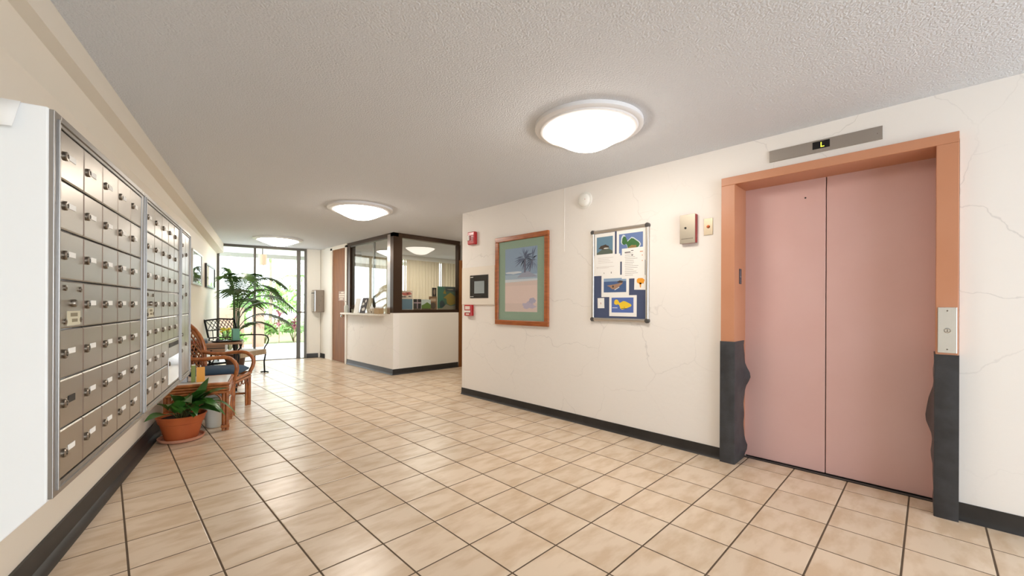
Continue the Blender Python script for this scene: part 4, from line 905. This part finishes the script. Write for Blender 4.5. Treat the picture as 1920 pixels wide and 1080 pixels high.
# terracotta pot with a broad-leaved plant
pot_at = Vector((0.496, 4.730, 0))
pt_ = thing('potted_plant', 'broad-leaved green plant in a terracotta pot under the mailboxes', 'plant', pot_at)
mb = MB(); mb.lathe([(0.155, 0.0), (0.185, 0.012), (0.195, 0.034), (0.186, 0.036), (0.172, 0.018), (0.0, 0.014)], 36, cap=False); mb.build('saucer', M_TERRA2, pt_, smooth=40)
mb = MB(); mb.lathe([(0.0, 0.016), (0.135, 0.016), (0.178, 0.165), (0.188, 0.17), (0.206, 0.225), (0.212, 0.232), (0.205, 0.238), (0.193, 0.232), (0.18, 0.19), (0.0, 0.19)], 40, cap=False); mb.build('pot', M_TERRA, pt_, smooth=35)
mb = MB(); mb.lathe([(0.0, 0.205), (0.1, 0.207), (0.187, 0.2)], 24, cap=False); mb.build('soil', M_SOIL, pt_, smooth=60)
rnd = random.Random(11)
pt_.scale = (0.88, 0.88, 0.97)
LM = [leaf_mesh(0.20, 0.062, 0.5, M_LEAF), leaf_mesh(0.24, 0.07, 0.8, M_LEAF), leaf_mesh(0.18, 0.058, 0.3, M_LEAF)]
for k in range(34):
    az = k * 2.4 + rnd.uniform(-0.3, 0.3)
    if math.cos(az - 2.9) > 0.1: az += 1.9
    rad = rnd.uniform(0.02, 0.10); hgt = 0.20 + rnd.uniform(0.06, 0.19) * (1 - rad * 2.5)
    tip = Vector((math.cos(az) * (rad + 0.07), math.sin(az) * (rad + 0.07), hgt))
    mb = MB(); mb.tube([(math.cos(az) * rad * 0.4, math.sin(az) * rad * 0.4, 0.20), tuple(tip * 0.6 + Vector((0, 0, 0.10))), tuple(tip)], [0.006, 0.005, 0.0035], 6)
    st = mb.build('stem', M_STEM, pt_, smooth=60)
    sub('leaf', LM[k % 3], st, tip, (rnd.uniform(0.25, 1.15), rnd.uniform(-0.4, 0.4), az - PI / 2))
# one upright leaf and one long arching leaf reaching to the right
for (tip, rot, me_) in ((Vector((0.13, -0.06, 0.36)), (1.25, 0.2, -0.9), leaf_mesh(0.22, 0.05, 0.1, M_LEAF)), (Vector((0.22, -0.12, 0.34)), (0.15, 0.0, -1.95), leaf_mesh(0.26, 0.04, 1.1, M_LEAF)), (Vector((0.16, -0.14, 0.33)), (0.1, 0.2, -2.3), leaf_mesh(0.22, 0.05, 0.9, M_LEAF))):
    mb = MB(); mb.tube([(0.03, -0.02, 0.2), tuple(tip * 0.55 + Vector((0, 0, 0.17))), tuple(tip)], [0.006, 0.005, 0.004], 6); st = mb.build('stem', M_STEM, pt_, smooth=60)
    sub('leaf', me_, st, tip, rot)
# white planter under the end table
wp = thing('white_planter', 'tall white planter standing empty beneath the rattan table', 'planter', (0.80, 5.02, 0))
mb = MB(); mb.lathe([(0.0, 0.0), (0.082, 0.0), (0.088, 0.006), (0.118, 0.28), (0.124, 0.285), (0.122, 0.292), (0.112, 0.288), (0.085, 0.03), (0.0, 0.03)], 32, cap=False); mb.build('planter_body', mat('white_ceramic', (228, 230, 220), 0.35), wp, smooth=35)
mb = MB(); mb.lathe([(0.0, 0.255), (0.108, 0.25)], 20, cap=False); mb.build('soil', M_SOIL, wp)

# ------------------------------------------------------------------ iron garden chair
TH_G = R(40.6)
gc_mid = Vector((1.80, 8.10, 0))
gc = thing('garden_chair', 'black iron garden seat with lattice back by the glass door', 'chair', gc_mid, TH_G)
gw_ = 0.31
for k in range(6):
    mb = MB(); mb.box(-gw_, 0.0 + k * 0.08, 0.40, gw_, 0.065 + k * 0.08, 0.425); mb.build('slat', M_WOODL, gc, bevel=0.004)
mb = MB(); mb.box(-gw_, -0.02, 0.335, gw_, 0.002, 0.425); mb.build('seat_rail', M_WOODL, gc, bevel=0.006)
for sx in (-1, 1):
    x_ = sx * (gw_ + 0.012)
    mb = MB(); mb.tube([(x_, 0.02, 0.0), (x_, 0.03, 0.2), (x_, 0.0, 0.36), (x_, 0.02, 0.42)], 0.013, 8); mb.tube([(x_, -0.05, 0.012), (x_, 0.02, 0.02), (x_, 0.09, 0.012)], 0.012, 8); mb.build('leg', M_IRON, gc, smooth=50)
    mb = MB(); mb.tube([(x_, 0.56, 0.0), (x_, 0.50, 0.3), (x_, 0.47, 0.42)], 0.013, 8); mb.build('leg', M_IRON, gc, smooth=50)
    mb = MB(); mb.tube([(x_, 0.53, 0.66), (x_, 0.30, 0.675), (x_, 0.08, 0.675), (x_, 0.0, 0.665), (x_, -0.04, 0.63), (x_, -0.05, 0.58), (x_, -0.03, 0.52), (x_, 0.01, 0.47), (x_, 0.03, 0.42)], 0.011, 8); mb.build('arm', M_IRON, gc, smooth=60)
    mb = MB(); mb.tube([(x_, 0.47, 0.42), (x_, 0.53, 0.66), (x_, 0.60, 0.94), (x_, 0.63, 0.965)], 0.014, 8); mb.build('back_post', M_IRON, gc, smooth=50)
def gb(u, v): return (u * gw_, 0.555 + 0.045 * v, 0.78 + 0.165 * v)
mb = MB(); mb.tube([gb(-1, 0), gb(1, 0)], 0.009, 6); mb.tube([gb(-1, 1), gb(0, 1.12), gb(1, 1)], 0.013, 6)
for k in range(9):
    u0 = -1 + k * 2 / 8
    for s_ in (-1, 1):
        a, b = (u0, 0), (u0 + s_ * 0.5, 1)
        if abs(b[0]) <= 1.01: mb.tube([gb(*a), gb(*b)], 0.0055, 5)
mb.build('lattice_back', M_IRON, gc, smooth=50)
mb = MB()
for k in range(5): mb.tube([(-gw_ + 0.1 + k * 0.105, 0.53, 0.44), (-gw_ + 0.1 + k * 0.105, 0.555, 0.78)], 0.006, 6)
mb.build('back_spindles', M_IRON, gc, smooth=50)

# ------------------------------------------------------------------ treadle table with things on it
tt = thing('treadle_table', 'wooden table on black cast iron treadle legs by left wall', 'table', LW(6.60, -0.56), TH_BACK)
# local x = n, y = t
mb = MB(); mb.box(-0.29, -0.16, 0.695, 0.285, 0.30, 0.72); mb.build('table_top', M_WOODT, tt, bevel=0.004)
mb = MB(); mb.box(-0.19, -0.13, 0.60, 0.10, 0.26, 0.695); dwr = mb.build('drawer', M_WOODT, tt, bevel=0.004)
mb = MB(); mb.box(-0.19, -0.132, 0.645, 0.10, -0.13, 0.655); mb.build('drawer_gap', M_DARK, dwr)
mb = MB(); mb.lathe([(0.008, 0), (0.012, 0.014), (0, 0.018)], 10, c=(-0.045, -0.13, 0.62), axis='y', cap=False); mb.build('knob', M_IRON, dwr)
for sx in (-0.24, 0.20):
    mb = MB()
    for y_ in (-0.12, 0.22): mb.tube([(sx, y_ * 1.15, 0.0), (sx, y_ * 0.9, 0.25), (sx, y_ * 0.75, 0.5), (sx, y_, 0.695)], 0.013, 8)
    for z_ in (0.12, 0.30, 0.45, 0.58): mb.tube([(sx, -0.11, z_), (sx, 0.21, z_)], 0.009, 6)
    for k in range(5):
        y_ = -0.08 + 0.065 * k; mb.tube([(sx, y_, 0.12), (sx, y_ + 0.03, 0.30), (sx, y_ - 0.01, 0.45), (sx, y_ + 0.02, 0.695)], 0.007, 6)
    for yc in (-0.02, 0.12): mb.tube([(sx, yc + 0.05 * math.cos(a), 0.21 + 0.06 * math.sin(a)) for a in [2 * PI * i / 12 for i in range(12)]], 0.007, 6, closed=True)
    mb.tube([(sx, -0.2, 0.01), (sx, 0.28, 0.01)], 0.012, 6); mb.build('iron_side', M_IRON, tt, smooth=50)
mb = MB(); mb.tube([(-0.16, 0.05, 0.42)] * 1 + [(-0.05 + 0.15 * math.cos(a), 0.05, 0.44 + 0.15 * math.sin(a)) for a in [2 * PI * i / 20 for i in range(20)]], 0.012, 6)
for k in range(5): mb.tube([(-0.05, 0.05, 0.44), (-0.05 + 0.15 * math.cos(k * 1.257), 0.05, 0.44 + 0.15 * math.sin(k * 1.257))], 0.007, 5)
mb.build('flywheel', M_IRON, tt, smooth=50)
mb = MB(); mb.box(-0.22, -0.08, 0.10, 0.18, 0.16, 0.115); mb.build('treadle', M_IRON, tt)
TTZ = 0.7205
tr = thing('serving_tray', 'round dark tray on top of the treadle table', 'tray', LW(6.66, -0.45, TTZ))
mb = MB(); mb.lathe([(0.0, 0.0), (0.19, 0.0), (0.215, 0.014), (0.219, 0.015), (0.212, 0.018), (0.188, 0.005), (0.0, 0.004)], 32, cap=False, sx=0.84, sy=0.7); mb.build('dish', mat('dark_tray', (40, 42, 46), 0.25), tr, smooth=40)
tb = thing('tin_box', 'flat colourful printed tin box on the treadle table', 'box', LW(6.50, -0.755, TTZ), TH_BACK)
mb = MB(); mb.box(-0.09, -0.06, 0, 0.11, 0.08, 0.05); mb.build('base', flatc((90, 100, 110), 0.3), tb, bevel=0.003)
mb = MB(); mb.box(-0.092, -0.062, 0.038, 0.112, 0.082, 0.06); mb.build('lid', flatc((150, 156, 160), 0.3), tb, bevel=0.003)
F(tb, 'print', flatc((176, 84, 56)), [rect(-0.06, 0.006, -0.01, 0.034), rect(0.0, 0.006, 0.03, 0.034)], -0.0615)
F(tb, 'print_gold', flatc((196, 156, 80)), [rect(0.035, 0.006, 0.06, 0.034)], -0.0615)
gv = thing('glass_vase', 'glass vase of yellow flowers on the round tray', 'vase', LW(6.64, -0.47, TTZ + 0.006))
mb = MB(); mb.lathe([(0.0, 0.0), (0.03, 0.0), (0.034, 0.01), (0.045, 0.09), (0.042, 0.09), (0.030, 0.014), (0.0, 0.012)], 18, cap=False); mb.build('vase_glass', M_GLASS, gv, smooth=50)
rnd = random.Random(21)
for k in range(9):
    a = k * 2.4; q = Vector((0.045 * math.cos(a), 0.045 * math.sin(a), 0.13 + rnd.uniform(-0.02, 0.05)))
    mb = MB(); mb.tube([(0, 0, 0.014), tuple(q)], 0.0025, 5); st = mb.build('stem', M_STEM, gv)
    mb = MB(); mb.lathe([(0, -0.01), (0.022, 0.0), (0.018, 0.012), (0, 0.006)], 8, c=tuple(q), cap=False); mb.build('flower', flatc((222, 206, 60)) if k % 3 else flatc((170, 190, 70)), st)
gc2 = thing('green_candle', 'square green candle block at the right of the tray', 'candle', LW(6.70, -0.36, TTZ + 0.006), TH_BACK + 0.2)
mb = MB(); mb.box(-0.042, -0.042, 0, 0.042, 0.042, 0.16); mb.build('wax', mat('green_wax', (64, 134, 98), 0.35), gc2, bevel=0.005)
mb = MB(); mb.tube([(0, 0, 0.16), (0.002, 0, 0.172)], 0.0015, 5); mb.build('wick', M_DARK, gc2)
sj = thing('small_jar', 'tiny dark jar between the tin box and the vase', 'jar', LW(6.56, -0.545, TTZ + 0.0065))
mb = MB(); mb.lathe([(0, 0), (0.018, 0), (0.02, 0.03), (0.013, 0.042), (0.013, 0.05), (0, 0.05)], 14, cap=False); mb.build('jar_body', flatc((44, 40, 48), 0.2), sj, smooth=40)
mb = MB(); mb.lathe([(0.0145, 0.048), (0.0145, 0.058), (0, 0.06)], 14, cap=False); mb.build('lid', M_LOCK, sj, smooth=40)

# ------------------------------------------------------------------ palm by the glass door and small fern
pm = thing('potted_palm', 'tall kentia palm arching in front of the glass door', 'plant', LW(9.25, -0.50))
mb = MB(); mb.lathe([(0.0, 0), (0.13, 0), (0.17, 0.28), (0.18, 0.3), (0.165, 0.3), (0.15, 0.26), (0, 0.26)], 24, cap=False); mb.build('pot', mat('brown_pot', (96, 66, 48), 0.5), pm, smooth=40)
mb = MB(); mb.lathe([(0.0, 0.268), (0.153, 0.264)], 18, cap=False); mb.build('soil', M_SOIL, pm)
def frond(az, h, reach, droop, seed, nl=26, ll=0.38):
    rnd_ = random.Random(seed); mb = MB(); base = Vector((0.03 * math.cos(az), 0.03 * math.sin(az), 0.25)); d = Vector((math.cos(az), math.sin(az), 0)); side = Vector((-d.y, d.x, 0))
    def P(u):
        s_ = max(0, (u - 0.35) / 0.65)
        return base + d * (reach * (0.12 * u + 0.88 * s_ ** 1.25)) + Vector((0, 0, (h - 0.25) * (1 - (1 - u) ** 2.0) - droop * s_ ** 2.2))
    mb.tube([P(i / 14) for i in range(15)], [0.009 * (1 - 0.7 * i / 14) for i in range(15)], 6)
    for i in range(nl):
        u = 0.42 + 0.58 * i / (nl - 1); p = P(u); tang = (P(min(1, u + 0.02)) - P(u - 0.02)).normalized()
        L_ = ll * (0.55 + 0.45 * math.sin(PI * (0.15 + 0.8 * (u - 0.42) / 0.58))) * rnd_.uniform(0.85, 1.1)
        for s_ in (-1, 1):
            dirv = (side * s_ * 0.85 + tang * 0.6 + Vector((0, 0, 0.10))).normalized(); wv = tang.cross(dirv).normalized(); wv = dirv.cross(wv).normalized() * 0.5 + wv * 0.5
            pts = []
            for k in range(4):
                v = k / 3; c_ = p + dirv * (L_ * v) + Vector((0, 0, -L_ * 0.45 * v * v)); w_ = 0.013 * (1 - (2 * v - 0.7) ** 2 * 0.45) if k < 3 else 0.001
                pts.append((c_ - wv * w_, c_ + wv * w_))
            o_ = len(mb.v)
            for a_, b_ in pts: mb.v += [tuple(a_), tuple(b_)]
            for k in range(3): mb.f.append([o_ + 2 * k, o_ + 2 * k + 1, o_ + 2 * k + 3, o_ + 2 * k + 2]); mb.mi.append(0)
    return mb
specs = [(-0.2, 1.95, 0.75, 0.35), (-0.75, 1.75, 0.80, 0.45), (0.5, 1.85, 0.85, 0.45), (2.6, 1.95, 0.12, 0.10), (1.6, 1.9, 0.45, 0.2), (-1.8, 1.65, 0.62, 0.25), (4.0, 1.8, 0.3, 0.1), (-0.4, 1.45, 0.75, 0.35), (0.9, 1.5, 0.6, 0.3), (-1.2, 1.95, 0.5, 0.25), (-2.4, 1.85, 0.16, 0.1), (-0.6, 1.0, 0.55, 0.2), (0.1, 1.65, 0.95, 0.5), (-0.1, 1.2, 0.8, 0.3), (1.0, 1.95, 0.6, 0.3)]
for k, (az, h, re_, dr_) in enumerate(specs): frond(az, h, re_, dr_, k, ll=0.24 if k in (3, 4, 6, 10) else 0.38).build('frond', M_LEAF2, pm)
fn = thing('potted_fern', 'small green fern on the floor behind the rattan armchair', 'plant', LW(6.27, -0.66))
mb = MB(); mb.lathe([(0.0, 0), (0.08, 0), (0.11, 0.16), (0.1, 0.16), (0, 0.14)], 20, cap=False); mb.build('pot', mat('dark_pot', (60, 52, 46), 0.5), fn, smooth=40)
lm = leaf_mesh(0.17, 0.03, 0.9, M_LEAF)
for k in range(18): sub('leaf', lm, fn, (0.03 * math.cos(k * 2.4), 0.03 * math.sin(k * 2.4), 0.15), (0.3 + 0.9 * ((k * 7) % 5) / 5, 0, k * 2.4))

# ------------------------------------------------------------------ outside: patio, porch, garden
pa = MB(); pa.prism([tuple(LW(10.52, -5)[:2]), tuple(LW(10.52, 6)[:2]), tuple(LW(14.9, 6)[:2]), tuple(LW(14.9, -5)[:2])], -0.12, -0.012, lambda u, v, w: (u, v, w)); struct('floor_patio', pa, M_CONC, 'pale concrete patio outside the glass door')
gd = MB(); gd.prism([tuple(LW(14.9, -12)[:2]), tuple(LW(14.9, 14)[:2]), tuple(LW(40, 20)[:2]), tuple(LW(40, -20)[:2])], -0.2, -0.05, lambda u, v, w: (u, v, w)); struct('ground_garden', gd, M_GROUND, 'planted garden ground beyond the patio')
po = MB(); po.prism([(10.60, -3.0), (10.60, 4.0), (13.0, 4.0), (13.0, -3.0)], 2.56, 2.72, lambda t, n, z: LW(t, n, z)); struct('roof_porch', po, mat('porch_white', (240, 240, 236), 0.7), 'white porch roof outside the glass door')
po = MB(); po.prism([(12.93, -3.0), (12.93, 4.0), (13.02, 4.0), (13.02, -3.0)], 2.46, 2.57, lambda t, n, z: LW(t, n, z)); struct('trim_4', po, mat('fascia_grey', (150, 150, 140), 0.6), 'grey fascia along the porch roof edge')
ln = thing('hanging_lantern', 'beige cylinder lantern hanging under the porch roof', 'lantern', LW(11.6, -0.09, 2.56))
mb = MB(); mb.lathe([(0.012, 0), (0.012, -0.16)], 8); mb.build('stem', M_DFRAME, ln)
mb = MB(); mb.lathe([(0.0, -0.15), (0.085, -0.15), (0.088, -0.155), (0.088, -0.39), (0.078, -0.395), (0.076, -0.2), (0, -0.2)], 24, cap=False); mb.build('shade', mat('lantern_beige', (206, 178, 150), 0.6), ln, smooth=40)
gwl = MB(); gwl.prism([(13.9, -2.2), (13.9, -0.55), (14.05, -0.55), (14.05, -2.2)], -0.02, 1.12, lambda t, n, z: LW(t, n, z)); struct('wall_garden', gwl, M_EXTW, 'low tan stucco wall outside the glass door')
gwl = MB(); gwl.prism([(13.9, -0.36), (13.9, -0.06), (14.1, -0.06), (14.1, -0.36)], -0.02, 1.12, lambda t, n, z: LW(t, n, z)); struct('wall_garden_pier', gwl, M_EXTW, 'short tan pier at the end of the garden wall')
def bush(label, t, n, rx, rz, m, seed, count=260, sz=0.10, name='garden_shrub', z0=0.0):
    rnd_ = random.Random(seed); r = thing(name, label, 'shrub', LW(t, n, -0.05), 0, 'shrubs beyond the patio'); mb = MB()
    for k in range(count):
        a, b, q = rnd_.uniform(0, 2 * PI), rnd_.uniform(-0.2, 1), rnd_.uniform(0.5, 1) ; e = math.sqrt(max(0, 1 - b * b))
        c_ = Vector((rx * q * e * math.cos(a), rx * q * e * math.sin(a), z0 + rz * 0.5 + rz * 0.5 * b * q)); d = Vector((rnd_.gauss(0, 1), rnd_.gauss(0, 1), rnd_.gauss(0.3, 1))).normalized(); s_ = d.orthogonal().normalized(); L_ = sz * rnd_.uniform(0.7, 1.4)
        o_ = len(mb.v); mb.v += [tuple(c_ - d * L_), tuple(c_ + s_ * L_ * 0.35), tuple(c_ + d * L_), tuple(c_ - s_ * L_ * 0.35)]; mb.f.append([o_, o_ + 1, o_ + 2, o_ + 3]); mb.mi.append(0)
    mb.build('foliage', m, r); st = MB()
    for k in range(4): st.tube([(0, 0, 0), (rx * 0.4 * math.cos(k * 1.6), rx * 0.4 * math.sin(k * 1.6), z0 + rz * 0.6)], 0.015, 5)
    st.build('stem', M_STEM, r); return r
bush('low green shrub left of the patio opening, right of the tan wall', 15.6, -0.05, 0.38, 0.75, M_LEAFL, 1)
bush('low green shrub in the middle behind the patio edge', 15.75, 0.78, 0.4, 0.8, M_LEAFL, 2, name='garden_shrub')
bush('dense green shrub farther right behind the patio edge', 15.7, 1.8, 0.55, 1.0, M_LEAFL, 3)
bush('leafy shrub hugging the tan garden wall', 13.4, -0.85, 0.38, 0.55, M_LEAFL, 4)
bush('tall pale green bush standing beside the tan pier', 15.3, -0.75, 0.26, 1.5, M_LEAFL, 5, 220)
bush('big pale hedge bush far behind the red plants', 20.5, 0.2, 1.6, 2.2, M_LEAFL, 6, 500, 0.16)
bush('big pale hedge bush far behind on the right', 19.5, 3.6, 1.6, 2.0, M_LEAFL, 7, 500, 0.16)
bush('big pale hedge bush far behind the tan wall', 20.0, -3.2, 1.7, 1.9, M_LEAFL, 8, 500, 0.16)
def ti(label, t, n, seed, h):
    r = thing('ti_plant', label, 'plant', LW(t, n, -0.05), 0, 'red-leaved plants beyond the patio'); rnd_ = random.Random(seed)
    st = MB(); st.tube([(0, 0, 0), (0.01, 0, h)], 0.015, 6); st.build('stem', M_BARK, r)
    lm_ = leaf_mesh(0.34, 0.045, 0.7, M_TI)
    for k in range(26): sub('leaf', lm_, r, (0, 0, h * (0.55 + 0.5 * k / 26)), (rnd_.uniform(0.1, 1.1), 0, k * 2.4))
ti('taller red-leaved ti plant in the garden', 15.05, 0.34, 1, 0.95); ti('shorter red-leaved ti plant right of the tall one', 15.1, 0.78, 2, 0.75)
def palm_tree(label, t, n, h, seed):
    r = thing('palm_tree', label, 'tree', LW(t, n, -0.05), 0, 'palm trees in the garden')
    mb = MB(); mb.tube([(0, 0, 0), (0.05, 0, h * 0.5), (0.02, 0, h)], [0.07, 0.055, 0.045], 10); mb.build('trunk', M_BARK, r, smooth=50)
    for k in range(9):
        f_ = frond(k * 0.7 + seed, 1.1, 1.1, 0.9, k + seed, 18, 0.4).build('frond', M_LEAFL, r); f_.location = (0.02, 0, h - 0.3)
palm_tree('slim palm tree right of the red plants', 16.7, 1.0, 1.75, 1)
palm_tree('thin palm tree rising in front of the hedge', 18.6, 0.1, 2.9, 3)
palm_tree('palm tree at the right edge of the garden view', 17.4, 3.1, 2.4, 5)
